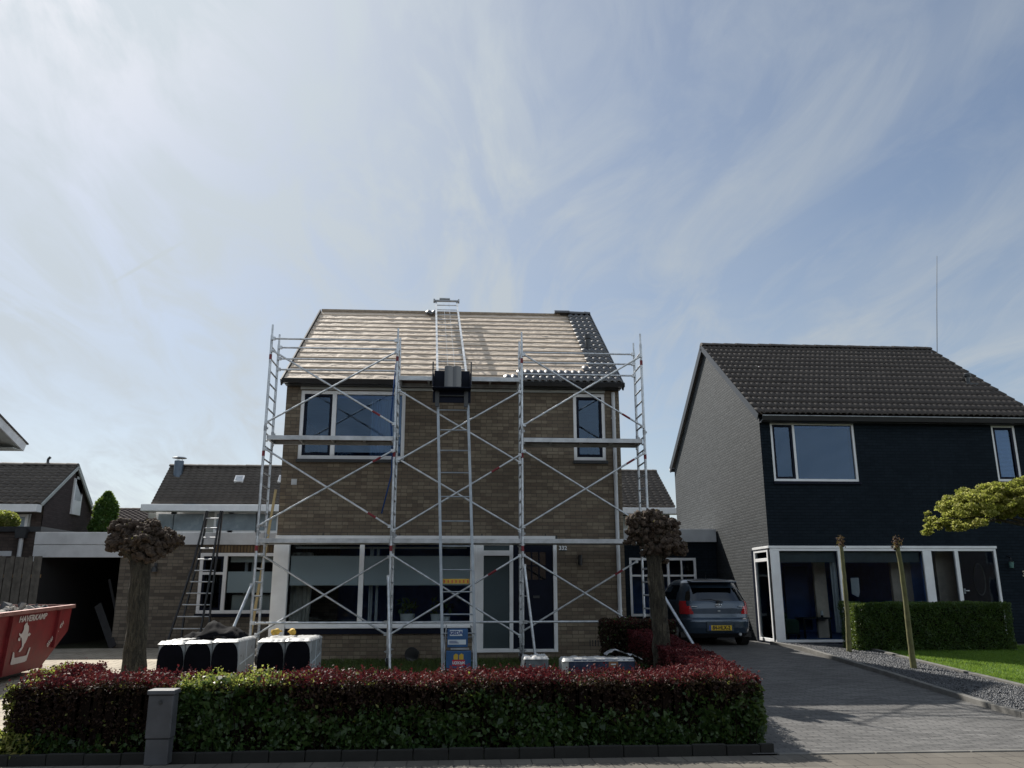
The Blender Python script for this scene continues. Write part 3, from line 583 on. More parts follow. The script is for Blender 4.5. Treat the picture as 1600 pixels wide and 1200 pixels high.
# lintel canopy
lt = R2(433, 836.5, 868, 846, YF-.1); mb = MB(); mb.box(XL-.01, lt[1], YF-.10, YF-.001, gft+.002, lt[3]); mb.build('lintel', M['white'], H, bevel=.006)
mb = MB(); mb.box(lt[1]+.001, lt[1]+.035, YF-.104, YF-.001, gft+.01, lt[3]+.012); mb.build('lintel_cap', M['darkgrey'], H)
mb = MB()
for px_ in (505, 625, 753, 852): a = A(px_, 833, YF); mb.box(a.x-.01, a.x+.01, YF-.012, YF-.001, lt[3], lt[3]+.05)
mb.build('weep_hole', M['black'], H)
# rain pipe, sign, lamp, vents
mb = MB(); pt, pb = A(958.5, 615, YF-.05), A(970, 1018, YF-.05); xx = (pt.x+pb.x)/2; mb.path([(xx, YF-.05, ZE-.17), (xx, YF-.05, 2.5), (xx, YF-.05, .5)], [.04]*3, 12)
for z in (1.2, 2.6, 4.0, 5.2): mb.box(xx-.05, xx+.05, YF-.06, YF, z-.012, z+.012)
mb.build('downpipe', M['white_old'], H, smooth='auto'); sg = R2(874, 852.5, 885, 860.5, YF-.01)
mb = MB(); mb.box(*sg[:2], YF-.012, YF-.002, *sg[2:]); sp = mb.build('house_number_plate', M['darkgrey'], H)
text('332', 'house_number', M['white'], Matrix.Translation(((sg[0]+sg[1])/2, YF-.014, (sg[2]+sg[3])/2)) @ FRONT, sp, .115, bold=.003)
a = A(906, 875, YF); mb = MB(); mb.box(a.x-.035, a.x+.035, YF-.03, YF-.002, a.z-.08, a.z+.08); mb.tube((a.x, YF-.07, a.z-.11), (a.x, YF-.07, a.z+.10), .04, 12); mb.build('wall_lamp', M['black'], H)
mb = MB()
for k in range(5): a = A(922+k*4.2, 1005, YF); mb.box(a.x-.009, a.x+.009, YF-.004, YF-.001, a.z-.06, a.z+.06)
mb.build('air_brick', M['black'], H)
v_ = R2(455.5, 748.5, 463.5, 757.5, YF); mb = MB(); mb.box(v_[0], v_[1], YF-.015, YF-.001, v_[2], v_[3])
for k in range(4): zz_ = v_[2]+(v_[3]-v_[2])*(k+.5)/4; mb.box(v_[0]+.015, v_[1]-.015, YF-.022, YF-.014, zz_-.006, zz_+.006)
mb.build('wall_vent', M['white_old'], H)
# soil vent pipe standing on the new tiles
vb = Vector((XR-.40, 0, 0)); vy = YE+1.72; vz = ZE+1.72*MS
mb = MB(); mb.path([(vb.x, vy, vz-.05), (vb.x, vy, vz+.28), (vb.x, vy, vz+.30), (vb.x, vy, vz+.40), (vb.x, vy, vz+.42)], [.055, .055, .075, .075, .03], 14)
mb.prism([(vb.x-.12, vy-.18), (vb.x+.12, vy-.18), (vb.x+.12, vy+.12), (vb.x-.12, vy+.12)], 'z', vz-.12, vz-.05); mb.build('roof_vent', M['darkgrey'], H, smooth='auto')
# window plants belong to themselves
def pot_plant(x, y, z, r, h, nm, lab, leafn, yel=0):
    T = thing('potted_plant', (x, y, z), lab, 'potted plant', 'plants on the window board behind the large pane')
    mb = MB(); mb.path([(x, y, z), (x, y, z+.01), (x, y, z+h), (x, y, z+h+.002)], [r*.75, r*.8, r, r*.9], 16); mb.build('pot', M['white'], T, smooth='auto')
    P = []
    for k in range(leafn):
        a = random.uniform(0, 6.28); l = random.uniform(.1, .40); P.append((x+math.cos(a)*l*.5, y+math.sin(a)*l*.25, z+h+random.uniform(.0, .30)))
    leaves('foliage', P, .17, [leafmat('house_plant_leaf', [(.05, .10, .04), (.14, .20, .08)])], parent=T, aspect=.35, up=.8)
for (px_, ww, hh, lb, ln) in ((636.5, .155, .21, 'white flower pot with drooping green plant behind the left part of the big window', 34), (681, .11, .20, 'white flower pot half hidden behind the left rail of the ladder lift', 26), (697, .085, .15, 'small cream flower pot behind the ladder lift rungs', 18)):
    a = A(px_, 960, YF+.24); pot_plant(a.x, YF+.24, gfb+.03, ww, hh, '', lb, ln)
# ================================================================== NAVY HOUSE ON THE RIGHT
BX, BY, BYB = 7.57, 19.8, 28.1; BYE, BZE, BYR, BZR = 19.62, 5.90, 23.89, 8.93; BXR = 14.72
B = thing('navy_house', (11.4, BY, .36), 'house with navy painted front, grey side wall and weathered dark tile roof on the right', 'house')
u1 = R2(1202.5, 659.5, 1341.5, 752.5, BY); u1 = (A(1202.5, 659.5, BY).x, A(1333.5, 662, BY).x, u1[2], u1[3]); u2 = (13.65, 14.29, A(1560, 752, BY).z, A(1548, 664, BY).z)
bt, bb_ = A(1300, 857, BY).z, A(1300, 1003.5, BY).z; bxr = A(1554, 858, BY).x
mb = MB(); fwall(mb, BX, BXR, .2, BZE-.05, BY, [u1, u2, (BX, bxr, bb_, bt)], .12); mb.build('front_wall', M['brick_navy'], B, fixn=False)
mb = MB(); sy1 = 20.86
for a, b in ((sy1, BYB),): mb.quad((BX, a, .2), (BX, b, .2), (BX, b, bt), (BX, a, bt))
mb.add([(BX, BY, bt), (BX, BYB, bt), (BX, BYB, 5.87), (BX, BYR, BZR-.08), (BX, BY, 5.95)], [(0, 1, 2, 3, 4)])
mb.quad((BX, BY, .2), (BX, sy1, .2), (BX, sy1, bb_), (BX, BY, bb_)); mb.build('side_wall', M['brick_grey'], B, fixn=False)
mb = MB(); mb.add([(BXR, BY, .2), (BXR, BYB, .2), (BXR, BYB, 5.87), (BXR, BYR, BZR-.08), (BXR, BY, 5.95)], [(0, 1, 2, 3, 4)]); mb.quad((BX, BYB, .2), (BXR, BYB, .2), (BXR, BYB, 5.87), (BX, BYB, 5.87)); mb.build('rear_wall', M['brick_grey'], B, fixn=False)
mb = MB(); mb.box(BX+.01, BXR-.01, BY+.14, BYB-.01, 2.75, 2.95); mb.box(BX+.01, BXR-.01, BY+.14, BYB-.01, .3, .42); mb.box(BX+.01, BXR-.01, 24.5, 24.6, .42, 5.6); mb.box(BX+.01, BXR-.01, BY+.14, BYB-.01, 5.6, 5.7)
mb.box(10.4, 10.5, BY+.14, 24.5, 2.95, 5.6); mb.box(11.52, 11.6, BY+.3, 24.5, .42, 2.75); mb.build('interior_wall', M['room'], B)
tiles(BX-.10, BXR+.12, BYE-.06, BZE-.04, BYR, BZR, 0, 15, 15, .1515, 'roof_tiles', M['tile_old'], B, amp=.046, thick=.034, ns=8, lift=.02, jit=.008, sharp=.75)
mb = MB(); mb.add([(BX-.07, BYE, BZE-.03), (BXR+.1, BYE, BZE-.03), (BXR+.1, BYR, BZR-.01), (BX-.07, BYR, BZR-.01), (BXR+.1, BYB+.15, 5.78), (BX-.07, BYB+.15, 5.78)], [(0, 1, 2, 3), (3, 2, 4, 5)]); mb.build('roof_deck', M['tile_old'], B, fixn=False)
ridge(BX-.10, BXR+.12, BYR, BZR+.05, 'ridge_tiles', M['tile_old'], B, .36, .13)
mb = MB(); mb.beam((BX-.10, BYE-.03, BZE-.09), (BX-.10, BYR, BZR-.03), .02, .17); mb.beam((BX-.10, BYB+.2, 5.70), (BX-.10, BYR, BZR-.03), .02, .22)
mb.build('verge_board', M['black'], B)
mb = MB(); mb.prism([(BYE-.13, BZE-.07), (BYE-.10, BZE-.19), (BYE+.02, BZE-.19), (BYE+.02, BZE-.17), (BYE-.09, BZE-.17), (BYE-.115, BZE-.07)], 'x', BX-.02, BXR+.1); mb.box(BX, BXR, BYE+.02, BY, BZE-.21, BZE-.18); gg = mb.build('gutter', M['black'], B)
mb = MB(); mb.tube((BX-.02, BYE-.128, BZE-.068), (BXR+.1, BYE-.128, BZE-.068), .011, 8); mb.build('gutter_rim', M['alu_dull'], gg)
mb = MB(); mb.tube((BX-.1, BYB+.22, 5.72), (BX+.3, BYB+.22, 5.72), .07, 12); mb.build('rear_gutter', M['black'], B); mb = MB(); mb.tube((BX-.115, BYB+.22, 5.74), (BX-.105, BYB+.22, 5.74), .04, 10); mb.build('gutter_end_cap', M['white'], B)
mlx = A(1240.5, 700, BY).x
uw = window(B, *u1, BY, mull=[(A(1242.3, 700, BY).x, .06)], fw=.06, gm=M['glass_up'], sashes=[(u1[0]+.06, mlx-.0)], sill=M['navy'])
bl = MB(); bl.box(u1[0]+.1, u1[1]-.08, BY+.16, BY+.165, u1[2]+.06, u1[3]-.06); bl.build('blind', plain('blue_grey_blind', (.055, .075, .09), .8, 0, .06, 2), uw)
uw2 = window(B, *u2, BY, fw=.06, gm=M['glass_up'], sashes=[(u2[0]+.06, u2[1]-.06)], sill=M['navy'])
bl = MB(); z = u2[2]+.1
while z < u2[3]-.08: bl.box(u2[0]+.1, u2[1]-.1, BY+.13, BY+.155, z, z+.022); z += .034
bl.build('slatted_blind', M['curtain'], uw2)
# corner bay glazing
X = lambda px_, py_=930: A(px_, py_, BY).x
p1, p2, p3, p4 = X(1218, 930), X(1312, 930)-.0, X(1452, 930), X(1498, 930)
bw = window(B, BX+.0, bxr, bb_, bt, BY, mull=[(BX+.115, .23), (X(1314.5, 900), .11), (X(1449, 880), .22), (X(1497.5, 900), .095)], fw=.06, gm=M['glass_low'], rec=-.03, name='shopfront_window')
mb = MB(); mb.box(BX-.035, bxr+.03, BY-.055, BY-.001, bt+.003, bt+.062); mb.box(BX-.035, BX-.002, BY, sy1+.02, bt+.003, bt+.062); mb.build('cornice', M['white'], bw, bevel=.005)
mb = MB(); f_ = .075; xa, xb = BX-.012, BX+.06
mb.box(xa, xb, BY+.09, BY+.165, bb_+f_, bt-f_); mb.box(xa, xb, sy1-f_, sy1, bb_+f_, bt-f_); mb.box(xa, xb, BY+.09, sy1, bb_, bb_+f_); mb.box(xa, xb, BY+.09, sy1, bt-f_, bt); mb.box(xa+.004, xb, BY+.17, sy1-f_, bt-.30, bt-.22)
sw = mb.build('side_window', M['white'], B, bevel=.004); mb = MB(); mb.box(BX+.025, BX+.03, BY+.165, sy1-f_, bb_+f_, bt-f_); mb.build('pane', M['glass_low'], sw)
mb = MB(); mb.box(BX-.01, BX+3.2, BY-.03, BY-.001, .3, bb_-.004); mb.box(BX-.03, BX-.002, BY-.03, sy1+.05, bb_-.10, bb_-.004); mb.box(BX-.012, BX-.001, sy1+.002, sy1+.16, bb_, bt); mb.build('plinth', M['navy'], B)
dxa, dxb = X(1499.5, 900)+.03, X(1549, 880)-.0+.05
mb = MB(); mb.box(dxa, bxr-.07, BY+.02, BY+.06, .5, bt-.07); nd = mb.build('front_door', M['navy'], B); cxd, czd = (dxa+bxr-.07)/2+.03, 1.85
mb = MB(); n_ = 24; mb.add([(cxd+math.cos(k*2*math.pi/n_)*.13, BY+.016, czd+math.sin(k*2*math.pi/n_)*.36) for k in range(n_)]+[(cxd+math.cos(k*2*math.pi/n_)*.155, BY+.008, czd+math.sin(k*2*math.pi/n_)*.39) for k in range(n_)], [(k, (k+1) % n_, n_+(k+1) % n_, n_+k) for k in range(n_)]); mb.build('oval_moulding', M['darkgrey'], nd, fixn=False)
mb = MB(); mb.add([(cxd+math.cos(k*2*math.pi/n_)*.13, BY+.014, czd+math.sin(k*2*math.pi/n_)*.36) for k in range(n_)], [tuple(range(n_))]); mb.build('oval_pane', M['glass_up'], nd, fixn=False)
a = A(1508, 923, BY); mb = MB(); mb.tube((a.x, BY+.02, a.z), (a.x, BY-.03, a.z), .012); mb.tube((a.x, BY-.03, a.z), (a.x+.09, BY-.03, a.z), .012); mb.box(a.x-.02, a.x+.02, BY+.01, BY+.02, a.z-.07, a.z+.05); mb.build('door_handle', M['alu'], nd)
a = A(1535, 942, BY); mb = MB(); mb.box(a.x-.14, a.x+.14, BY+.005, BY+.02, a.z-.02, a.z+.025); mb.build('letter_plate', M['alu_dull'], nd)
# room seen through the glazing, and stand-ins for reflections in it
def item(nm, mbx, mat, par): return mbx.build(nm, mat, par)
mb = MB(); a, b = A(1224, 885, 21.5), A(1268, 960, 21.5); mb.box(a.x, b.x, 21.5, 21.55, .6, a.z); mb.build('blue_wall_panel', plain('deep_blue_wall', (.02, .045, .13), .8), B)
mb = MB(); a, b = A(1271, 890, 21.2), A(1296, 960, 21.2); mb.box(a.x, b.x, 21.2, 21.3, .42, 2.7); a, b = A(1392, 890, 20.6), A(1440, 890, 20.6); mb.box(a.x, b.x, 20.6, 20.7, .42, 2.7); a, b = A(1462, 880, 20.5), A(1496, 880, 20.5); mb.box(a.x, b.x, 20.5, 20.6, .42, 2.7); mb.build('tan_reflection_panel', M['reflection_tan'], B)  # beige slabs imitating the sunlit opposite house mirrored in the panes
drape(A(1297, 900, 20.2).x, A(1306, 900, 20.2).x, 20.15, .6, bt-.08, 'curtain', M['curtain'], bw, k=8)
mb = MB(); a, b = A(1329, 903, 20.5), A(1344, 928, 20.5); mb.prism([(a.x, a.z), (b.x, a.z), (b.x, b.z+.05), ((a.x+b.x)/2+.05, b.z-.08), (a.x, b.z)], 'y', 20.5, 20.53); mb.build('wall_hanging', M['curtain'], B)
a = A(1250, 870, BY); mb = MB(); mb.box(BX+.25, p2+.0, BY+.10, BY+.14, bt-.33, bt-.06); mb.box(X(1318, 880), X(1441, 880), BY+.10, BY+.14, bt-.33, bt-.06); mb.build('roller_blind', plain('grey_roller_blind', (.10, .12, .13), .8), bw)
def furn(nm, lab, cat, px0, py0, px1, py1, Y, dy, mat, z0=.42):
    a, b = A(px0, py0, Y), A(px1, py1, Y); T = thing(nm, ((a.x+b.x)/2, Y, z0), lab, cat); mb = MB(); mb.box(a.x, b.x, Y, Y+dy, z0+.12, a.z*.6+z0*.4+.1); mb.build('seat', mat, T, bevel=.04)
    mb = MB(); mb.box(a.x, b.x, Y+dy-.18, Y+dy, z0+.14, a.z); mb.build('backrest', mat, T, bevel=.04); mb = MB()
    for xx_ in (a.x+.06, b.x-.06):
        for yy_ in (Y+.06, Y+dy-.06): mb.tube((xx_, yy_, z0), (xx_, yy_, z0+.13), .02)
    mb.build('legs', M['black'], T)
furn('sofa', 'dark green sofa inside the corner window of the navy house', 'sofa', 1226, 958, 1252, 1000, 20.6, .9, plain('green_fabric', (.02, .05, .035), .9))
a, b = A(1254, 965, 20.9), A(1300, 965, 20.9); T = thing('low_table', ((a.x+b.x)/2, 20.9, .42), 'low dark table with a small lamp inside the navy house window', 'table')
mb = MB(); mb.box(a.x, b.x, 20.9, 21.4, a.z-.04, a.z); mb.build('table_top', M['black'], T, bevel=.005); mb = MB()
for xx_ in (a.x+.05, b.x-.05):
    for yy_ in (20.95, 21.35): mb.box(xx_-.02, xx_+.02, yy_-.02, yy_+.02, .42, a.z-.04)
mb.build('legs', M['black'], T); l = A(1284, 958, 21.1); T = thing('table_lamp', (l.x, 21.1, a.z), 'small white lamp on the low table behind the corner window', 'lamp')
mb = MB(); mb.tube((l.x, 21.1, a.z), (l.x, 21.1, a.z+.05), .03, 10); mb.build('base', M['black'], T); mb = MB(); mb.tube((l.x, 21.1, a.z+.05), (l.x, 21.1, a.z+.16), .04, 12, .03); mb.build('shade', M['white'], T)
# roof vent, antenna, lamp and number
a = A(1511, 600, 21.5); yv = 20.6+.35
def onroof(px_, py_):
    dd_ = ray(px_, py_); mm = (BZR-BZE)/(BYR-BYE); t_ = (BZE-BYE*mm-CAMZ)/(dd_.z-dd_.y*mm); return dd_*t_+Vector((0, 0, CAMZ))
a = onroof(1513, 601); mb = MB(); mb.path([a+Vector((0, 0, -.05)), a+Vector((0, 0, .22)), a+Vector((0, 0, .24)), a+Vector((0, 0, .30)), a+Vector((0, 0, .33))], [.06, .06, .09, .10, .06], 14); mb.build('roof_vent', M['darkgrey'], B, smooth='auto')
mb = MB(); mb.box(a.x-.17, a.x+.17, a.y-.2, a.y+.1, a.z-.05, a.z+.0); mb.build('vent_flashing', M['darkgrey'], B)
a, b = A(1464, 400, 25), A(1463.3, 560, 25); mb = MB(); xm = (a.x+b.x)/2; mb.path([(b.x-.15, 25, 7.8), (b.x+.02, 25, 9.0), (b.x+.25, 25, 10.8), (a.x, 25, a.z)], [.016, .013, .011, .008], 6); mb.build('antenna_mast', M['darkgrey'], B)
a = A(1580, 879, BY-.12); mb = MB(); mb.tube((a.x, BY-.12, a.z+.02), (a.x, BY-.12, a.z+.05), .07, 10, .03); mb.tube((a.x, BY-.12, a.z-.15), (a.x, BY-.12, a.z-.13), .03, 10, .055); mb.beam((a.x, BY-.12, a.z+.12), (a.x, BY, a.z+.16), .02, .02); mb.beam((a.x, BY-.12, a.z+.05), (a.x, BY-.12, a.z+.13), .015, .015, Vector((1, 0, 0)))
wl_ = mb.build('wall_lantern', M['black'], B); mb = MB(); mb.tube((a.x, BY-.12, a.z-.13), (a.x, BY-.12, a.z+.02), .045, 10, .058); mb.build('lantern_glass', plain('green_lantern_glass', (.10, .22, .2), .15), wl_)
a = A(1600, 897, BY); text('3', 'house_number', plain('pale_number', (.55, .5, .4), .5), Matrix.Translation((a.x-.0, BY-.012, a.z)) @ FRONT, B, .19, .008, bold=.006)
# low navy extension between the houses
EY = 23.75; EX0 = 3.55; E = thing('low_extension', (5.6, EY, .36), 'low navy extension with pale fascia and white windows at the end of the driveway', 'extension'); fz = R2(1078, 826.5, 1120, 847, EY); ew = R2(984, 871.5, 1093.5, 963, EY)
mb = MB(); fwall(mb, EX0, 7.55, .2, fz[2], EY+.12, [(ew[0], ew[1], ew[2], ew[3])], .1); mb.quad((EX0, EY+.12, .2), (EX0, 28, .2), (EX0, 28, fz[2]), (EX0, EY+.12, fz[2])); mb.quad((EX0, 28, .2), (7.55, 28, .2), (7.55, 28, fz[2]), (EX0, 28, fz[2])); mb.build('wall', M['brick_navy'], E, fixn=False)
mb = MB(); mb.box(EX0-.1, 7.54, EY, 28.1, fz[2], fz[3]); mb.build('flat_roof', M['white_old'], E, bevel=.01); mb = MB(); mb.box(EX0, 7.5, 27, 27.05, .4, 3.0); mb.box(EX0+.01, 7.5, EY+.3, 28, .36, .42); mb.build('interior_wall', M['room'], E)
xs_ = [A(px_, 900, EY).x for px_ in (1017, 1046, 1067)]; tz_ = A(1000, 899.5, EY+.1).z
window(E, *ew, EY+.12, mull=[(xs_[0], .09), (xs_[1], .07), (xs_[2], .05)], trans=[(ew[0]+.05, ew[1]-.05, tz_)], fw=.07, gm=M['glass_low'], rec=-.02)
# ================================================================== LOW ANNEX AND GARAGE LEFT OF THE HOUSE
AY = 19.9; AX0, AX1 = A(57, 850, AY).x, XL+.3; AT = A(300, 832, AY-.03).z; AM = A(300, 851.5, AY-.03).z; AB = A(120, 871, AY-.03).z
K = thing('garage_annex', ((AX0+AX1)/2, AY, .36), 'low flat-roofed brick annex with pale fascia and dark open garage bay', 'garage')
gx1 = A(183, 920, AY).x; aw = R2(311, 864, 437, 958.5, AY); aw = (A(311, 900, AY).x, AX1-.02, aw[2], aw[3])
mb = MB(); fwall(mb, gx1, AX1+.6, .2, AM, AY, [aw], .12); mb.box(AX0+.02, AX0+.12, AY, AY+.1, .2, AB); mb.build('wall', M['brick_ext'], K, fixn=False)
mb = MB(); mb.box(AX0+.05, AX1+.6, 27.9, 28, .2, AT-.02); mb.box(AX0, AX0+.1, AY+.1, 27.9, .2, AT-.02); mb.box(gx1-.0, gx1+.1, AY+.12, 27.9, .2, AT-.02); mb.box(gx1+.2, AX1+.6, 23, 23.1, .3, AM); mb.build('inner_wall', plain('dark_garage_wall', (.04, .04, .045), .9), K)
mb = MB(); mb.box(AX0-.03, AX1+.6, AY-.06, 28.1, AM+.004, AT); mb.build('flat_roof', M['white_old'], K, bevel=.008)
mb = MB(); mb.box(AX0-.02, AX1+.6, AY-.045, AY-.003, AM+.0005, AM+.003); mb.build('fascia_joint', M['darkgrey'], K)
mb = MB(); mb.box(AX0-.03, gx1+.12, AY-.055, AY-.002, AB, AM-.004); mb.box(AX0-.04, AX0+.08, AY-.06, AY-.056+.03, AB-.09, AB); mb.build('header_board', M['white_old'], K, bevel=.006)
mb = MB(); mb.box(A(337, 857, AY).x, AX1+.6, AY-.012, AY-.001, A(400, 863.5, AY).z, AM-.002); mb.build('soldier_course', M['brick_sold'], K)
mz = A(330, 896, AY).z; mx_ = A(351, 900, AY).x
sw2 = window(K, *aw, AY, mull=[(mx_, .085)], trans=[(aw[0]+.05, mx_, mz)], fw=.075, gm=M['glass_low'], sashes=[(aw[0]+.075, mx_-.04)], sill=M['navy'], rec=-.01)
q0, q1 = A(390, 926, AY).z, A(390, 893, AY).z
mb = MB(); mb.box(mx_+.06, aw[1]-.07, AY+.05, AY+.052, q0, q1); mb.build('privacy_film', M['film'], sw2)
mb = MB(); mb.box(mx_+.06, aw[1]-.07, AY+.2, AY+.21, A(390, 878, AY).z, aw[3]-.06); mb.build('roller_blind', M['offwhite'], sw2)
drape(mx_+.35, mx_+.42, AY+.4, aw[2], aw[3]-.2, 'curtain', M['curtain'], sw2, k=6); drape(mx_+.50, mx_+.58, AY+.4, aw[2], aw[3]-.2, 'curtain', M['curtain'], sw2, k=6)
mb = MB(); mb.box(mx_+.12, aw[1]-.2, AY+.3, AY+.7, aw[2]+.05, aw[2]+.42); mb.build('van_reflection', M['offwhite'], K, bevel=.02)  # pale block standing in for a white van mirrored in the pane
a = A(244, 885, AY); mb = MB(); mb.box(a.x-.03, a.x+.03, AY-.04, AY-.002, a.z-.02, a.z+.07); mb.tube((a.x, AY-.10, a.z-.02), (a.x, AY-.10, a.z-.12), .06, 12, .075); mb.beam((a.x, AY-.04, a.z), (a.x, AY-.10, a.z), .02, .02); mb.build('wall_lamp', M['darkgrey'], K)
# boards leaning in the garage mouth
M['plankd'] = plain('old_dark_board', (.03, .03, .032), .85, 0, .35)
def plank(lab, p0, p1, wd, mat): T = MB(); T.beam(p0, p1, wd, .025, Vector((0, 1, 0))); o = T.build('plank', mat, bevel=.003); return tag(o, lab, 'plank', 'boards leaning inside the garage mouth')
a, b = A(153, 945, AY+.5), A(186, 1000, AY+.2); plank('wide grey board leaning in the garage opening left of the thick pollard trunk', (a.x, AY+.5, a.z), (b.x, AY-.1, .38), .17, M['plankd'])
a, b = A(168, 905, AY+.6), A(190, 975, AY+.3); plank('thin dark board leaning highest beside the garage pier', (a.x, AY+.7, a.z), (b.x+.1, AY+.3, .37), .06, M['plankd'])
# ================================================================== FAR HOUSES
def farhouse(name, label, x0, x1, ye, ze, yr, zr, yb, wallz, wm, sm, gable, per=.3, rows=14, tm='tile_far'):
    T = thing(name, ((x0+x1)/2, ye, .36), label, 'house')
    mb = MB(); yw = ye+.5; mb.quad((x0+.15, yw, .2), (x1-.15, yw, .2), (x1-.15, yw, ze), (x0+.15, yw, ze)); mb.build('front_wall', wm, T, fixn=False); mb = MB()
    for X_ in (x0+.12, x1-.12): mb.add([(X_, yw, .2), (X_, yb-.3, .2), (X_, yb-.3, ze), (X_, yr, zr-.1), (X_, yw, ze)], [(0, 1, 2, 3, 4)])
    mb.quad((x0+.15, yb-.3, .2), (x1-.15, yb-.3, .2), (x1-.15, yb-.3, ze), (x0+.15, yb-.3, ze)); mb.build('side_wall', sm, T, fixn=False)
    tiles(x0, x1, ye, ze, yr, zr, 0, rows, rows, per, 'roof_tiles', M[tm], T, amp=.05, thick=.045, ns=6, lift=.02, jit=.006, sharp=1.0)
    mb = MB(); mb.add([(x0, ye, ze), (x1, ye, ze), (x1, yr, zr), (x0, yr, zr), (x1, yb, ze), (x0, yb, ze)], [(0, 1, 2, 3), (3, 2, 4, 5)]); mb.build('roof_deck', M[tm], T, fixn=False)
    ridge(x0, x1, yr, zr+.05, 'ridge_tiles', M[tm], T, .4, .14); return T
# gable house at far left
xg = A(64, 788, 30).x; ze = A(64, 788, 30).z; rp = atX(122, 729, xg); bp = atX(151, 813, xg)
F1 = farhouse('gabled_house', 'far house at left with brown brick gable, tall narrow gable window and dark tile roof', xg-12, xg, 30, ze, rp.y, rp.z, bp.y, 0, M['brick_brown_f'], M['brick_brown'], True, rows=13)
mb = MB(); mb.box(xg-12, xg+.02, 29.7, 30.05, ze-.28, ze-.02); mb.build('gutter', M['white'], F1); mb = MB()
mb.beam((xg+.03, 30, ze-.02), (xg+.03, rp.y, rp.z-.04), .05, .10); mb.beam((xg+.03, bp.y, bp.z-.05), (xg+.03, rp.y, rp.z-.04), .05, .16); mb.build('bargeboard', M['offwhite'], F1)
mb = MB(); mb.box(xg-.2, xg+.1, bp.y-.1, bp.y+.25, ze-.25, ze); mb.build('rear_gutter', M['white'], F1)
g1, g2, g3 = atX(109.5, 803, xg-.1), atX(120, 805, xg-.1), atX(116, 757, xg-.1); XX = xg-.1
mb = MB(); ya, yb_ = g1.y, g2.y+.15; zb_, zt_ = g1.z, g3.z
mb.prism([(ya, zb_), (yb_, zb_), (yb_, zt_-.35), (ya, zt_+.25)], 'x', XX-.05, XX+.05); gwn = mb.build('gable_window', M['white'], F1)
mb = MB(); mb.prism([(ya+.1, zb_+.55), (yb_-.1, zb_+.55), (yb_-.1, zb_+1.35), (ya+.1, zb_+1.35)], 'x', XX+.045, XX+.06); mb.prism([(ya+.1, zb_+1.45), (yb_-.1, zb_+1.45), (yb_-.1, zt_-.4), (ya+.1, zt_+.05)], 'x', XX+.045, XX+.06); mb.build('pane', M['curtain'], gwn)
a, b = A(-10, 797, 30.48), A(47, 818, 30.48); mb = MB(); mb.box(xg-8, b.x, 30.40, 30.49, b.z-.6, ze-.3); mb.build('front_panel', M['offwhite'], F1); a, b = A(21, 804, 30.4), A(42, 822, 30.4)
mb = MB(); mb.box(a.x, b.x, 30.36, 30.41, b.z-.3, a.z); pw = mb.build('window', M['white'], F1); mb = MB(); mb.box(a.x+.08, b.x-.08, 30.35, 30.362, b.z-.2, a.z-.08); mb.build('pane', M['farpane'], pw)
a = A(74, 727, rp.y); mb = MB(); mb.tube((a.x, rp.y, rp.z), (a.x, rp.y, rp.z+.28), .05, 8); mb.tube((a.x, rp.y, rp.z+.28), (a.x+.08, rp.y, rp.z+.36), .05, 8); mb.build('ridge_vent', M['darkgrey'], F1)
# middle far house
xg = A(226, 788, 34).x; ze = A(226, 788, 34).z; rp = atX(266, 730, xg+.25)
F2 = farhouse('dormered_house', 'far house with dark tile roof, skylight, metal chimney and white window band behind the annex', xg+.25, xg+13.5, 34, ze, rp.y, rp.z, rp.y*2-34, 0, M['brick_brown_f'], M['brick_brown'], True, rows=14)
mb = MB(); mb.box(xg, xg+13.5, 33.6, 34.05, ze-.30, ze-.02); mb.build('gutter', M['white'], F2, bevel=.02)
a = A(233, 800, 34.4); mb = MB(); mb.box(a.x, xg+13, 34.36, 34.49, 1.5, ze-.3); mb.build('white_panel', M['offwhite'], F2)
for (xa, xb, ms_) in ((248, 270, ()), (271.5, 316, ()), (339, 359, ()), (361, 399, ()), (404, 431, ())):
    a, b = A(xa, 803, 34.3), A(xb, 829, 34.3); fr = MB(); fr.box(a.x-.1, b.x+.1, 34.31, 34.355, b.z-.1, a.z+.1); fo_ = fr.build('window', M['white'], F2)
    mb = MB(); mb.box(a.x, b.x, 34.30, 34.312, b.z, a.z); mb.build('pane', M['farpane'], fo_)
def onslope(px_, py_, ye, ze, yr, zr):
    d_ = ray(px_, py_); mm = (zr-ze)/(yr-ye); t_ = (ze-ye*mm-CAMZ)/(d_.z-d_.y*mm); return d_*t_+Vector((0, 0, CAMZ))
a = onslope(278, 743, 34, ze, rp.y, rp.z); mb = MB(); mb.tube(a+Vector((0, 0, -.3)), a+Vector((0, 0, .62)), .19, 16); ch = mb.build('chimney', plain('blue_grey_metal', (.10, .13, .17), .4, .5), F2, smooth='auto')
mb = MB(); mb.tube(a+Vector((0, 0, .74)), a+Vector((0, 0, .77)), .30, 16, .27); [mb.tube(a+Vector((math.cos(k*2.1)*.12, math.sin(k*2.1)*.12, .6)), a+Vector((math.cos(k*2.1)*.12, math.sin(k*2.1)*.12, .75)), .015, 6) for k in range(3)]; mb.build('chimney_cap', M['alu'], ch)
nn = Vector((0, -(rp.z-ze), rp.y-34)).normalized()
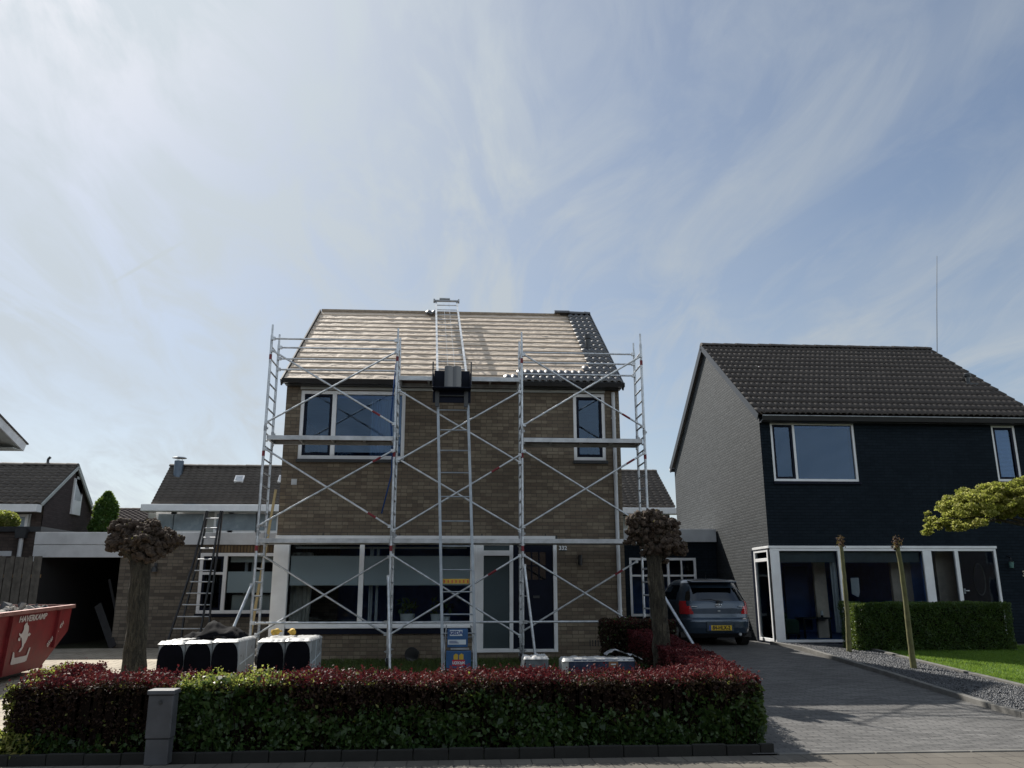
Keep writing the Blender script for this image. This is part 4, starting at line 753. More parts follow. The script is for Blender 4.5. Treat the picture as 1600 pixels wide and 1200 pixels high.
def skylight(px0, py0, px1, py1, T):
    P = [onslope(x_, y_, 34, ze, rp.y, rp.z) for x_, y_ in ((px0, py1), (px1-3, py1), (px1, py0), (px0+3, py0))]; c_ = sum(P, Vector())/4
    mb = MB(); Q = [p_+nn*.13 for p_ in P]; mb.add(P+Q, [(0, 1, 5, 4), (1, 2, 6, 5), (2, 3, 7, 6), (3, 0, 4, 7), (4, 5, 6, 7)]); s_ = mb.build('skylight', M['white'], T)
    mb = MB(); mb.add([c_+(p_-c_)*.78+nn*.14 for p_ in P], [(0, 1, 2, 3)]); mb.build('pane', plain('skylight_glass', (.5, .52, .55), .12), s_)
skylight(366, 746.5, 383, 755.5, F2); skylight(434, 746, 446, 756, F2)
# far house right of the main house
xg2 = A(1055, 794, 34).x; ze2 = A(1055, 794, 34).z; rp2 = atX(1025.5, 738.5, xg2)
F3 = farhouse('tiled_house', 'far house with brown tile roof and pale dormer front seen between the two large houses', xg2-7, xg2, 34, ze2, rp2.y, rp2.z, rp2.y*2-34, 0, M['brick_brown_f'], M['brick_brown'], True, rows=14)
mb = MB(); mb.box(xg2-7, xg2+.1, 33.6, 34.05, ze2-.28, ze2-.02); mb.build('gutter', M['white'], F3, bevel=.02)
a = A(1037, 800, 34.4); mb = MB(); mb.box(xg2-7, a.x, 34.36, 34.49, 1.5, ze2-.3); mb.build('white_panel', M['offwhite'], F3); a, b = A(1000, 806, 34.3), A(1036, 826, 34.3)
mb = MB(); mb.box(a.x, b.x, 34.30, 34.355, b.z, a.z); fo_ = mb.build('window', M['white'], F3); mb = MB(); mb.box(a.x+.1, b.x-.1, 34.29, 34.302, b.z+.1, a.z-.1); mb.build('pane', M['farpane'], fo_)
# small brown roof far behind
a, b = A(176, 797, 48), A(262, 797, 48); F4 = farhouse('small_brown_house', 'low brown roof peeping over the annex beside the clipped conifer', a.x-.5, b.x, 44, 5.0, 48, a.z, 52, 0, M['brick_brown_f'], M['brick_brown'], True, rows=10, tm='tile_brown')
# house at the left edge of the photo: only its rear eave corner reaches in
EYE = 22.0; ex = A(42, 693, EYE); F5 = thing('edge_house', (ex.x-4, EYE-4, .36), 'house at the left edge of the photo, only its pale bargeboard corner jutting in', 'house')
sl_ = .31; YRi = EYE-4.4; wx = ex.x-.62; zr5 = ex.z+4.4*sl_
mb = MB(); mb.prism([(EYE, ex.z), (YRi, zr5), (YRi, zr5-.24), (EYE-.10, ex.z-.22)], 'x', ex.x-.04, ex.x); mb.build('bargeboard', M['white_old'], F5)
mb = MB(); mb.prism([(EYE+.04, ex.z+.005), (YRi, zr5+.04), (YRi-4.4, ex.z), (YRi-4.4, ex.z-.05), (YRi, zr5-.02), (EYE+.04, ex.z-.03)], 'x', ex.x-8, ex.x+.03); mb.build('roof', M['tile_old'], F5)
mb = MB(); mb.box(ex.x-8, ex.x-.041, EYE-.56, EYE-.08, ex.z-.215, ex.z-.195); mb.box(ex.x-8, ex.x-.041, EYE-.075, EYE-.05, ex.z-.20, ex.z-.03); mb.prism([(EYE-.1, ex.z-.20), (YRi, zr5-.23), (YRi, zr5-.21), (EYE-.1, ex.z-.18)], 'x', wx, ex.x-.041); mb.build('soffit', M['offwhite'], F5)
mb = MB(); mb.prism([(EYE-.56, .2), (EYE-.56, ex.z-.2), (YRi, zr5-.25), (YRi-3.9, ex.z-.2), (YRi-3.9, .2)], 'x', ex.x-7.4, wx); mb.build('wall', M['brick_brown'], F5)
# houses across the street, seen only as reflections
OP = thing('opposite_terrace', (0, -17, 0), 'row of brick houses across the street, seen only mirrored in the window panes', 'house')
mb = MB(); mb.box(-70, 70, -25, -17, 0, 5.4); mb.build('wall', M['brick_brown_f'], OP); mb = MB(); mb.prism([(-16.7, 5.3), (-21, 8.3), (-25.3, 5.3)], 'x', -70, 70); mb.build('roof', M['tile_far'], OP)
for k in range(20):
    xw = -62+k*6.2
    for z0_, z1_, w_ in ((.7, 2.5, 3.0), (3.3, 4.8, 2.2)): mb = MB(); mb.box(xw, xw+w_, -17.02, -16.97, z0_, z1_); ww_ = mb.build('window', M['steel'], OP); mb = MB(); mb.box(xw+.1, xw+w_-.1, -16.969, -16.96, z0_+.1, z1_-.1); mb.build('pane', M['navy'], ww_)
# neighbour's shed, its rain pipe and the timber fence
SY = 20.15; sx1 = AX0-.05; sz = A(20, 823, SY).z; SH = thing('brick_shed', (sx1-2, SY, .36), 'brown brick shed with dark roof edge left of the garage annex', 'shed')
mb = MB(); mb.box(sx1-7, sx1, SY, 26, .2, sz-.12); mb.build('wall', M['brick_brown_f'], SH); mb = MB(); mb.box(sx1-7.1, sx1+.02, SY-.08, 26.1, sz-.118, sz); mb.build('roof_edge', M['darkgrey'], SH)
a, b = A(27, 826, SY-.1), A(43, 841, SY-.1); mb = MB(); mb.prism([(a.x, a.z), (b.x, a.z), (b.x-.02, b.z), (a.x+.02, b.z)], 'y', SY-.2, SY-.085); mb.build('rain_hopper', M['darkgrey'], SH)
mb = MB(); c_ = A(33.5, 841, SY-.12); mb.tube((c_.x, SY-.12, c_.z), (c_.x, SY-.12, .5), .05, 12); mb.build('downpipe', M['white_old'], SH); a, b = A(-5, 861, SY), A(18, 869, SY); mb = MB(); mb.box(a.x, b.x, SY-.03, SY-.002, b.z, a.z); mb.build('window_head', M['white_old'], SH)
FY = 19.2; f0, f1 = A(-60, 900, FY).x, A(61, 900, FY).x; FN = thing('timber_fence', ((f0+f1)/2, FY, .36), 'weathered grey vertical-board fence behind the red skip', 'fence'); x = f0; mb = MB(); k = 0
ztop = A(30, 868, FY).z
while x < f1-.06: mb.box(x, x+.085, FY+(k % 2)*.025, FY+.02+(k % 2)*.025, .3, ztop-random.uniform(0, .05)); x += .098; k += 1
mb.build('boards', plain('weathered_board', (.13, .12, .105), .9, 0, .35, 8, .5), FN); mb = MB(); [mb.box(f0, f1, FY+.05, FY+.09, z_, z_+.07) for z_ in (.8, 1.9)]; mb.build('rail', M['wood'], FN)
# ================================================================== SCAFFOLD
SF, SR = 15.85, 16.5; SX = dict(A=-3.74, B=-1.245, C=1.25, D=3.695)
S = thing('scaffold_tower', (-.02, 16.17, .25), 'three-bay aluminium tube scaffold with ladder frames and platforms in front of the brick house', 'scaffold')
top = dict(A=6.77, B=6.74, C=6.71, D=6.72)
for k, X_ in SX.items():
    for s, (z0, z1) in enumerate(((.62, 2.66), (2.68, 4.66), (4.68, top[k]))):
        mb = MB()
        for Y_ in (SF, SR):
            e = z1-.0 if s < 2 else z1; mb.tube((X_, Y_, z0), (X_, Y_, e-(.22 if s == 2 else 0)), .0255, 12)
            if s == 2: mb.tube((X_, Y_, e-.22), (X_, Y_, e), .019, 10)
        z = z0+.14
        while z < z1-(.2 if s == 2 else .05): mb.tube((X_, SF, z), (X_, SR, z), .0165, 8, caps=False); z += .25
        fr = mb.build('ladder_frame', M['alu'], S, smooth='auto')
        mb = MB(); zc_ = (2.38, 4.17, 6.10)[s]; mb.tube((X_, SF, zc_-.05), (X_, SF, zc_+.05), .0285, 12); mb.build('red_sleeve', M['red_band'], fr, smooth='auto')
        for Y_ in (SF, SR):
            if s < 2: mb = MB(); mb.tube((X_, Y_, z1-.05), (X_, Y_, z1+.05), .030, 12); mb.box(X_+.02, X_+.055, Y_-.008, Y_+.008, z1-.02, z1+.02); mb.build('coupling', M['steel'], fr)
    for Y_ in (SF, SR):
        g = gz(Y_); mb = MB(); mb.tube((X_, Y_, g+.16), (X_, Y_, .70), .019, 10); mb.tube((X_, Y_, .50), (X_, Y_, .54), .038, 10)
        mb.beam((X_-.06, Y_, .52), (X_+.06, Y_, .52), .02, .02); mb.box(X_-.035, X_+.035, Y_-.04, Y_+.04, g+.12, g+.17)
        lg = mb.build('adjustable_leg', M['steel'], S); mb = MB(); mb.tube((X_-.022, Y_, g+.09), (X_+.022, Y_, g+.09), .09, 18); mb.build('castor', M['rubber'], lg)
def brace(x0, z0, x1, z1, Y_, red=None):
    mb = MB(); p, q = Vector((x0, Y_, z0)), Vector((x1, Y_, z1)); mb.tube(p, q, .019, 10)
    for e in (p, q): mb.box(e.x-.03, e.x+.03, Y_-.01, Y_+.045, e.z-.03, e.z+.03)
    o = mb.build('diagonal_brace', M['alu'], S, smooth='auto')
    if red is not None:
        mb = MB(); c_ = p.lerp(q, red); d_ = (q-p).normalized()*.09; mb.tube(c_-d_, c_+d_, .0215, 10); mb.build('red_sleeve', M['red_band'], o)
yb = SF-.045
A_, B_, C_, D_ = (SX[k] for k in 'ABCD')
for x0, x1 in ((A_, B_), (C_, D_)):
    brace(x0+.04, 6.22, x1-.03, 4.77, yb, .86); brace(x0+.04, 4.77, x1-.02, 6.22, yb-.03)
    brace(x0+.04, 4.25, x1-.04, 2.79, yb, .86 if x0 == A_ else None); brace(x0+.02, 2.79, x1-.03, 4.23, yb-.03, .88)
brace(B_+.06, 5.44, C_-.05, 4.03, yb); brace(B_+.08, 4.04, C_-.05, 5.44, yb-.03)
brace(B_+.1, 4.07, C_-.06, 2.72, yb); brace(B_+.05, 2.71, C_-.05, 4.17, yb-.03, .80)
brace(B_+.03, 2.25, C_-.06, .79, yb); brace(B_+.05, .83, C_-.06, 2.24, yb-.03, .78)
brace(C_+.02, 2.25, D_-.02, .79, yb); brace(C_+.03, .83, D_-.12, 2.16, SR-.04, .84)
brace(A_-.03, 2.28, B_-.1, .80, SR-.04); brace(A_-.03, .80, B_-.08, 2.24, SR-.07)
def rail(x0, x1, Y_, z, r=.019, red=False):
    mb = MB(); mb.tube((x0, Y_, z), (x1, Y_, z), r, 10)
    for e in (x0, x1): mb.box(e-.035, e+.035, Y_-.035, Y_+.025, z-.032, z+.032)
    mb.build('guardrail', M['alu'], S, smooth='auto')
rail(A_+.04, B_-.03, SF-.03, 6.47); rail(A_+.04, B_-.03, SR-.03, 6.48); rail(A_+.04, B_-.03, SR-.03, 6.24); rail(A_+.04, B_-.03, SR-.03, 6.01)
rail(C_+.04, D_-.03, SR-.03, 6.46); rail(C_+.04, D_-.03, SR-.03, 6.24); rail(C_+.04, D_-.03, SR-.03, 5.99)
for x0, x1 in ((A_, B_), (B_, C_), (C_, D_)): rail(x0+.04, x1-.04, SF-.05, 1.036, .021)
M['ply'] = plain('plywood_deck', (.085, .055, .045), .7, 0, .3, 6)
def platform(x0, x1, z, nm='platform'):
    mb = MB(); y0, y1 = SF+.035, SR-.035
    mb.box(x0+.03, x1-.03, y0, y0+.045, z-.085, z); mb.box(x0+.03, x1-.03, y1-.045, y1, z-.085, z); mb.box(x0+.03, x0+.08, y0+.045, y1-.045, z-.085, z); mb.box(x1-.08, x1-.03, y0+.045, y1-.045, z-.085, z)
    for f in (.25, .5, .75): xm = x0+(x1-x0)*f; mb.box(xm-.02, xm+.02, y0+.045, y1-.045, z-.06, z-.02)
    for e in (x0+.03, x1-.03):
        for y_ in (y0+.02, y1-.02): mb.tube((e-.02, y_, z-.11), (e+.02, y_, z-.11), .02, 8)
    o = mb.build(nm, M['alu_dull'], S, bevel=.003); mb = MB(); mb.box(x0+.081, x1-.081, y0+.046, y1-.046, z-.018, z-.003); mb.build('deck_board', M['ply'], o)
for x0, x1 in ((A_, B_), (B_, C_), (C_, D_)): platform(x0, x1, 2.565)
platform(A_, B_, 4.535); platform(C_, D_, 4.535); platform(B_, C_, 5.76)
for (p, q) in (((A_-.03, SF-.05, 1.70), (-3.98, 14.6, .30)), ((B_-.03, SF-.04, 1.85), (-1.16, 15.45, .24)), ((C_+.03, SF-.04, 2.05), (1.47, 15.55, .27)), ((D_+.03, SF-.04, 1.85), (4.3, 14.2, .2))):
    mb = MB(); mb.tube(p, q, .026, 12); mb.tube((q[0], q[1], q[2]-.05), q, .045, 10); mb.box(p[0]-.03, p[0]+.03, p[1]-.02, p[1]+.06, p[2]-.04, p[2]+.04); mb.build('outrigger', M['alu'], S, smooth='auto')
a = A(619, 618, 16.6); mb = MB(); mb.path([(B_-.08, 16.55, 6.2), (B_-.12, 16.6, 5.6), (B_-.15, 16.6, 5.0), (B_-.10, 16.6, 4.4), (B_-.10, 16.65, 3.9), (A(596, 805, 16.6).x, 16.6, 3.1)], [.016]*6, 6); rope = mb.build('rope', plain('blue_rope', (.01, .06, .22), .7), None, smooth=True); tag(rope, 'blue rope hanging down beside the second scaffold ladder frame', 'rope')
# timber lath leaning at the left corner of the house
a, b = A(431, 765, 17.0), A(404, 940, 16.75); mb = MB(); mb.beam(a, (b.x-.12, 16.6, .3), .05, .03, Vector((0, 1, 0))); tag(mb.build('wooden_lath', plain('fresh_timber', (.45, .34, .17), .7, 0, .2, 6)), 'long pale timber lath leaning between scaffold and left house corner', 'lath')
# ================================================================== LADDER LIFT
EB0, EB1 = Vector((-.214, 15.08, .22)), Vector((.36, 15.08, .22)); EK0, EK1 = Vector((-.43, 15.68, 5.62)), Vector((.155, 15.68, 5.62))
ET0, ET1 = Vector((-.655, 20.85, 9.10)), Vector((-.10, 20.85, 9.10))
L = thing('ladder_lift', (0.07, 15.08, .21), 'aluminium ladder lift rising from the front garden and bending over onto the roof', 'ladder lift')
def lsec(p0, p1, q0, q1, nr, nm, w_=.05, h_=.075):
    mb = MB(); mb.beam(p0, q0, w_*.75, h_, Vector((0, -1, 0))); mb.beam(p1, q1, w_*.75, h_, Vector((0, -1, 0))); d_ = (q0-p0).cross(p1-p0).normalized()*.03
    mb.beam(p0-d_, q0-d_, w_, .012, Vector((0, -1, 0))); mb.beam(p1-d_, q1-d_, w_, .012, Vector((0, -1, 0)))
    for i in range(nr): f = (i+.5)/nr; mb.tube(p0.lerp(q0, f), p1.lerp(q1, f), .0135, 8, caps=False)
    return mb.build(nm, M['lift'] if nm == 'rail_section' else M['alu'], L, smooth='auto')
cuts = [0, .36, .70, 1.0]
for a, b in zip(cuts, cuts[1:]): lsec(EB0.lerp(EK0, a), EB1.lerp(EK1, a), EB0.lerp(EK0, b), EB1.lerp(EK1, b), int(round((b-a)*13)), 'rail_section', .052, .08)
lsec(EK0, EK1, ET0, ET1, 13, 'roof_section', .045, .07)
d_ = (ET0-EK0).normalized(); nn_ = Vector((0, -d_.z, d_.y))
mb = MB()
for f in (.12, .45, .8):
    for s in (0, 1): p = (EK0 if s == 0 else EK1).lerp(ET0 if s == 0 else ET1, f); mb.beam(p, p-nn_*(.32 if f > .3 else .1), .03, .03, Vector((1, 0, 0)))
mb.build('roof_support', M['alu_dull'], L)
mb = MB(); q0, q1 = ET0+Vector((-.05, .0, .06)), ET1+Vector((.05, 0, .06)); mb.tube(q0, q1, .03, 10); mb.tube(q0+Vector((.14, 0, .06)), q0+Vector((.42, 0, .06)), .025, 10); mb.tube(q0-Vector((.02, 0, 0)), q0+Vector((.02, 0, 0)), .06, 12); mb.tube(q1-Vector((.02, 0, 0)), q1+Vector((.02, 0, 0)), .06, 12); mb.build('head_roller', M['steel'], L)
mb = MB()
for f in (.38, .62): mb.tube(EK0.lerp(EK1, f)+Vector((0, -.03, 0)), ET0.lerp(ET1, f), .004, 5)
mb.build('hoist_cable', M['alu'], L)
# carriage
cy_ = 15.52; cb = R2(677, 576, 735.5, 610, cy_); zl = A(700, 633, cy_).z
mb = MB(); mb.box(cb[0]+.02, cb[1]-.02, cy_+.03, cy_+.06, cb[2], cb[3]-.03); mb.box(cb[0], cb[1], cy_-.28, cy_+.06, cb[2]-.02, cb[2]+.002); mb.box(cb[0], cb[0]+.02, cy_-.28, cy_+.03, cb[2]+.002, cb[2]+.28); mb.box(cb[1]-.02, cb[1], cy_-.28, cy_+.03, cb[2]+.002, cb[2]+.28)
mb.box(cb[0], cb[1], cy_+.0, cy_+.03, zl+.05, cb[2]-.022); tr_ = mb.build('carriage', M['navy'], L, bevel=.004); mb = MB()
for xa in (cb[0]+.05, cb[1]-.13): mb.box(xa, xa+.08, cy_-.05, cy_-.002, zl-.04, cb[2]-.022)
mb.tube((cb[0]+.12, cy_-.04, cb[2]-.12), (cb[1]-.12, cy_-.04, cb[2]-.12), .016, 8); mb.build('carriage_frame', M['darkgrey'], tr_, bevel=.003)
mb = MB()
for xx_ in (cb[0]-.005, cb[1]+.005): mb.tube((xx_, cy_+.02, cb[2]+.1), (xx_, cy_+.02, cb[3]+.15), .014, 8)
mb.build('carriage_handle', M['darkgrey'], tr_)
ts = R2(695, 574, 720.5, 607, cy_-.1); mb = MB(); n_ = 24; vs = []
for lay in range(4):
    yo_ = cy_-.10-lay*.035; vs = []
    for i in range(n_+1):
        x = ts[0]+(ts[1]-ts[0])*i/n_; y = yo_-.022*abs(math.sin(math.pi*2*i/n_)); vs += [(x, y, cb[2]+.005), (x, y, ts[3]-lay*.004+.012*abs(math.sin(math.pi*2*i/n_)))]
    b_ = len(vs); vs += [(v[0], v[1]+.018, v[2]) for v in vs]
    fs = [(2*i, 2*i+2, 2*i+3, 2*i+1) for i in range(n_)]+[(b_+2*i, b_+2*i+1, b_+2*i+3, b_+2*i+2) for i in range(n_)]+[(2*i+1, 2*i+3, b_+2*i+3, b_+2*i+1) for i in range(n_)]+[(0, 1, b_+1, b_), (2*n_, b_+2*n_, b_+2*n_+1, 2*n_+1)]; mb.add(vs, fs)
tag(mb.build('roof_tile_stack', M['tile_new']), 'few black roof tiles standing upright on the carriage of the ladder lift', 'roof tiles')
# drive unit at the foot
by = 14.98; u = R2(697, 1017.5, 736, 1045, by); v2 = R2(699, 983, 731, 1012, by)
M['blue'] = plain('blue_machine_paint', (.03, .10, .24), .4, 0, .2, 5)
mb = MB(); mb.box(u[0], u[1], by, by+.30, u[2], u[3]); mt = mb.build('motor_box', M['blue'], L, bevel=.01); mb = MB(); mb.box(v2[0], v2[1], by+.06, by+.26, v2[2], v2[3]); m2 = mb.build('control_box', M['blue'], L, bevel=.01)
mb = MB(); r0 = u[0]-.03; r1 = u[1]+.04
for xx_ in (r0, r1): mb.tube((xx_, by+.02, u[2]-.03), (xx_, by+.1, v2[2]+.05), .015, 8); mb.tube((xx_, by+.1, v2[2]+.05), (xx_+(.03 if xx_ < .1 else -.05), by+.1, v2[3]+.06), .012, 8)
mb.tube((u[0]-.06, by+.1, (v2[2]+v2[3])/2+.08), (u[1]+.06, by+.1, (v2[2]+v2[3])/2+.08), .014, 8); mb.tube((r0, by+.02, u[2]-.02), (r1, by+.02, u[2]-.02), .018, 8); mb.box(u[0]+.08, u[1]-.04, by+.03, by+.06, u[3]+.02, u[3]+.05)
mb.build('base_frame', M['steel'], L, smooth='auto')
def label(px0, py0, px1, py1, Y_, mat, par, s=None, tm=None, size=.05, nm='label', **kw):
    r_ = R2(px0, py0, px1, py1, Y_); mb = MB(); mb.box(r_[0], r_[1], Y_-.004, Y_-.001, r_[2], r_[3]); o = mb.build(nm, mat, par)
    if s: text(s, 'lettering', tm, Matrix.Translation(((r_[0]+r_[1])/2, Y_-.006, (r_[2]+r_[3])/2)) @ FRONT, o, size, **kw)
    return o
M['label_white'] = plain('label_white', (.62, .68, .72), .4, 0, .05); M['label_red'] = plain('label_red', (.5, .02, .05), .4, 0, .05); M['label_yellow'] = plain('label_yellow', (.62, .40, .05), .4, 0, .05); M['label_blue'] = plain('label_blue', (.02, .06, .25), .4)
label(703, 984.5, 722.5, 993.5, by+.06, M['label_white'], m2, 'GEDA', M['label_blue'], .085, bold=.003)
o = label(700, 999.5, 728, 1007, by+.06, M['label_white'], m2); r_ = R2(702, 1001, 717, 1005.5, by+.055); mb = MB()
for k in range(3): z = r_[2]+(r_[3]-r_[2])*(k+.3)/3; mb.box(r_[0], r_[1]-k*.02, by+.052, by+.054, z, z+.008)
mb.build('printed_line', M['label_blue'], o)
label(706.5, 1031, 726.5, 1040.5, by, M['label_red'], mt, 'LOXAM', M['label_white'], .062, bold=.003, nm='red_label')
r_ = R2(707, 1036.5, 726, 1040, by); text('RENTAL', 'small_lettering', M['label_white'], Matrix.Translation(((r_[0]+r_[1])/2, by-.006, (r_[2]+r_[3])/2)) @ FRONT, mt, .032)
r_ = R2(708, 1021, 725, 1030.5, by); mb = MB(); w_ = (r_[1]-r_[0])
for k in range(2): xa = r_[0]+w_*(.05+.5*k); mb.prism([(xa, r_[2]), (xa+w_*.40, r_[2]), (xa+w_*.40, r_[3]-.02), (xa+w_*.20, r_[3]), (xa, r_[3]-.03)], 'y', by-.004, by-.001)
mb.build('yellow_emblem', M['label_yellow'], mt)
yy = R2(691, 904.5, 733.5, 912, 15.30); mb = MB(); mb.box(yy[0], yy[1], 15.30, 15.33, yy[2], yy[3]); yl = mb.build('warning_bar', M['label_yellow'], L); mb = MB()
for k in range(7): x = yy[0]+(yy[1]-yy[0])*(k+.4)/7; mb.box(x, x+.02, 15.296, 15.299, yy[2]+.015, yy[3]-.02)
mb.build('warning_mark', M['label_red'], yl)
# ================================================================== COMBINATION LADDER LEANING ON THE ANNEX
LD = thing('leaning_ladder', (A(295, 1000, 18.5).x, 18.5, .34), 'black-railed combination ladder with pale rungs leaning on the annex fascia', 'ladder')
def P(px_, py_): # Y follows the lean
    f = (1000-py_)/203.; return A(px_, py_, 18.45+f*1.25)
def stile(pts): mb = MB(); q = [P(*p) for p in pts]; [mb.beam(a, b, .028, .07, Vector((0, -1, 0))) for a, b in zip(q, q[1:])]; mb.build('stile', M['black'], LD)
stile([(258, 1012), (263, 1000), (283, 940), (302, 880), (318, 820), (323, 799)]); stile([(310, 1008), (313, 990), (325, 920), (333, 870), (341, 822), (345, 799)])
def P(px_, py_): f = (1000-py_)/203.; return A(px_, py_, 19.0+f*.75)
stile([(282, 1008), (288, 960), (303, 900), (316, 850), (325, 799)]); stile([(326, 1008), (328, 960), (332, 920), (340, 860), (348, 799)])
mb = MB()
def P(px_, py_): f = (1000-py_)/203.; return A(px_, py_, 18.45+f*1.25)
for y_, xa, xb in ((982.5, 269, 310), (963.5, 277, 312), (945, 285, 316), (927, 291, 320), (909, 297, 323), (891.5, 304, 326), (874, 309, 331), (857, 313, 334), (840, 317, 337), (825, 320, 340), (810, 322, 342)): mb = MB(); mb.tube(P(xa, y_), P(xb, y_), .014, 8); mb.build('rung', M['alu_dull'], LD)
def P(px_, py_): f = (1000-py_)/203.; return A(px_, py_, 19.0+f*.75)
for y_, xa, xb in ((982.5, 286, 328), (963.5, 289, 328), (945, 292, 330), (927, 296, 332), (909, 300, 333), (891.5, 306, 336)): mb = MB(); mb.tube(P(xa, y_), P(xb, y_), .013, 8); mb.build('rung', M['alu'], LD)
# ================================================================== RED SKIP
P1 = atX(113, 947, -7.1); dv = Vector((0, 1, 0)); nv = Vector((1, 0, 0))      # dv runs away from the camera, nv faces right
if nv.x < 0: nv = -nv
SK = thing('waste_skip', (P1.x-.9, 14.4, .2), 'red open-top waste skip full of rubble with white lettering and a white horse emblem', 'skip')
zt_, zbm = P1.z, .36; Lk = 4.0; Wk = 1.8; tp = .06; SLP = .036
def sp(s, z, o=0.):  # point on the right side plane: s metres from the far top corner towards the camera
    f = (zt_-z)/(zt_-zbm); q = P1-dv*s-nv*(tp*f-o); return Vector((q.x, q.y, z-SLP*s))
def sl2(s, z, o=0.): f = (zt_-z)/(zt_-zbm); q = P1-dv*s-nv*(Wk-tp*f+o); return Vector((q.x, q.y, z-SLP*s))
def spx(px_, py_):
    up = (sp(1, zt_)-sp(1, zbm)).normalized(); nrm_ = dv.cross(up).normalized(); r_ = ray(px_, py_); c0 = sp(1, zt_); q = r_*((c0-Vector((0, 0, CAMZ))).dot(nrm_)/r_.dot(nrm_))+Vector((0, 0, CAMZ)); return (P1-q).dot(dv)
SA, SB = spx(84, 990), spx(9, 1000)
M['skip'] = plain('red_skip_paint', (.17, .014, .018), .5, 0, .35, 4, .3)
outl = [(0, zt_), (0, zt_-.44), (.80, zbm), (Lk-.9, zbm), (Lk, zt_-.40), (Lk, zt_)]
mb = MB(); n_ = len(outl); a = [sp(*q) for q in outl]; b = [sl2(*q) for q in outl]; mb.add(a+b, [tuple(range(n_)), tuple(range(2*n_-1, n_-1, -1))]+[(i, n_+i, n_+i+1, i+1) for i in range(n_-1)])
mb.build('skip_body', M['skip'], SK, fixn=False); mb = MB()
mb.beam(sp(-.02, zt_, .02), sp(Lk, zt_, .02), .07, .06); mb.beam(sl2(-.02, zt_, -.02), sl2(Lk, zt_, -.02), .07, .06); mb.beam(sp(0, zt_, .02), sl2(0, zt_, 0), .06, .06); mb.build('rim', plain('worn_rim', (.34, .17, .15), .4, .3, .3, 8), SK)
mb = MB()
for s in (SA, SB): mb = MB(); mb.beam(sp(s, zt_-.05, .03), sp(s, zbm+(.30 if s < 1 else .02), .03), .06, .05, dv); mb.build('rib', M['skip'], SK)
mb = MB(); mb.beam(sp(.9, zbm-.06, -.3), sp(Lk-.9, zbm-.06, -.3), .1, .12); mb.build('skid', M['darkgrey'], SK)
# lettering on the side plane
du = -dv; du2 = dv
def sideM(px_, py_, lift=.012):   # frame on the side plane at the pixel: x runs away from the camera, y up
    dv3 = Vector((0, 1, SLP)).normalized(); up = (sp(1, zt_)-sp(1, zbm)).normalized(); nrm_ = dv3.cross(up).normalized()
    if nrm_.dot(nv) < 0: nrm_ = -nrm_
    r_ = ray(px_, py_); c0 = sp(1, zt_); t_ = (c0-Vector((0, 0, CAMZ))).dot(nrm_)/r_.dot(nrm_); q = r_*t_+Vector((0, 0, CAMZ))+nrm_*lift
    return Matrix(((dv3.x, up.x, nrm_.x, q.x), (dv3.y, up.y, nrm_.y, q.y), (dv3.z, up.z, nrm_.z, q.z), (0, 0, 0, 1))), q
mA, qa = sideM(24, 967); mB_, qb = sideM(78, 960); mC, qc = sideM(51, 965.5); wd_ = (qb-qa).length
M['skip_white'] = plain('skip_lettering', (.55, .50, .48), .5, 0, .1)
text('HAVERKAMP', 'lettering', M['skip_white'], mC @ Matrix.Diagonal((wd_/.98, 1, 1, 1)), SK, .135, depth=.003, shear=.15, bold=.003)
mD, qd = sideM(86, 990); text('0546-491 491', 'small_lettering', M['skip_white'], mD @ Matrix.Rotation(rad(38), 4, 'Z'), SK, .11, depth=.003)
mE, qe = sideM(36, 1000); _, q1 = sideM(22, 1005); _, q2 = sideM(48, 1001); ws = (q2-q1).length
hx = [(0.30, 0.0), (.36, .10), (.46, .16), (.42, .28), (.36, .40), (.30, .50), (.22, .46), (.12, .50), (.10, .42), (.22, .38), (.26, .42), (.24, .52), (.12, .60), (.10, .68), (.20, .62), (.30, .64), (.36, .76), (.34, .90), (.42, .98), (.52, 1.0), (.56, .92), (.66, .86), (.72, .72), (.70, .58), (.80, .62), (.92, .56), (.84, .50), (.74, .50), (.72, .42), (.66, .30), (.58, .24), (.56, .14), (.48, .04), (.40, .0)]
hs = .46
def emb(poly): mb = MB(); q = [mE @ Vector(((p[0]-.5)*ws*.9, (p[1]-.5)*hs+.05, 0)) for p in poly]; return mb.add(q, [tuple(range(len(q)))])
mb = emb(hx); mb.build('horse_emblem', M['skip_white'], SK, fixn=False)
mb = MB(); q = [mE @ Vector(((p[0]-.5)*ws*1.05, (p[1])*.42-.27, .0)) for p in ((0.02, .12), (.0, -.18), (.06, -.22), (.8, -.22), (.9, -.18), (1.0, .3), (.92, .3), (.84, .02), (.16, .02), (.1, .22), (.02, .26))]; mb.add(q, [tuple(range(len(q)))]); shd = mb.build('emblem_shield', M['skip_white'], SK, fixn=False)
# rubble
def rock(mb, c, r, seed):
    rnd = random.Random(seed); bm = bmesh.new(); bmesh.ops.create_icosphere(bm, subdivisions=1, radius=1)
    sc = Vector((rnd.uniform(.6, 1.3), rnd.uniform(.6, 1.3), rnd.uniform(.3, .8)))*r; ro = Matrix.Rotation(rnd.uniform(0, 3), 3, Vector((rnd.random(), rnd.random(), rnd.random()+.1)).normalized())
    vs = [Vector(c)+ro @ Vector((v.co.x*sc.x, v.co.y*sc.y, v.co.z*sc.z))*rnd.uniform(.8, 1.15) for v in bm.verts]; fs = [tuple(v.index for v in f.verts) for f in bm.faces]; bm.free(); mb.add(vs, fs)
mbs = [MB(), MB()]
for i in range(330):
    s = random.uniform(.55, Lk-.2); o = random.uniform(.12, Wk-.15); q = P1-dv*s-nv*o; hmp = .05*math.sin(s*1.9+.6)+.03*math.sin(o*4)-.02
    rock(mbs[i % 2], (q.x, q.y, zt_-SLP*s-.05+hmp+random.uniform(-.1, .03)), random.uniform(.04, .15), i)
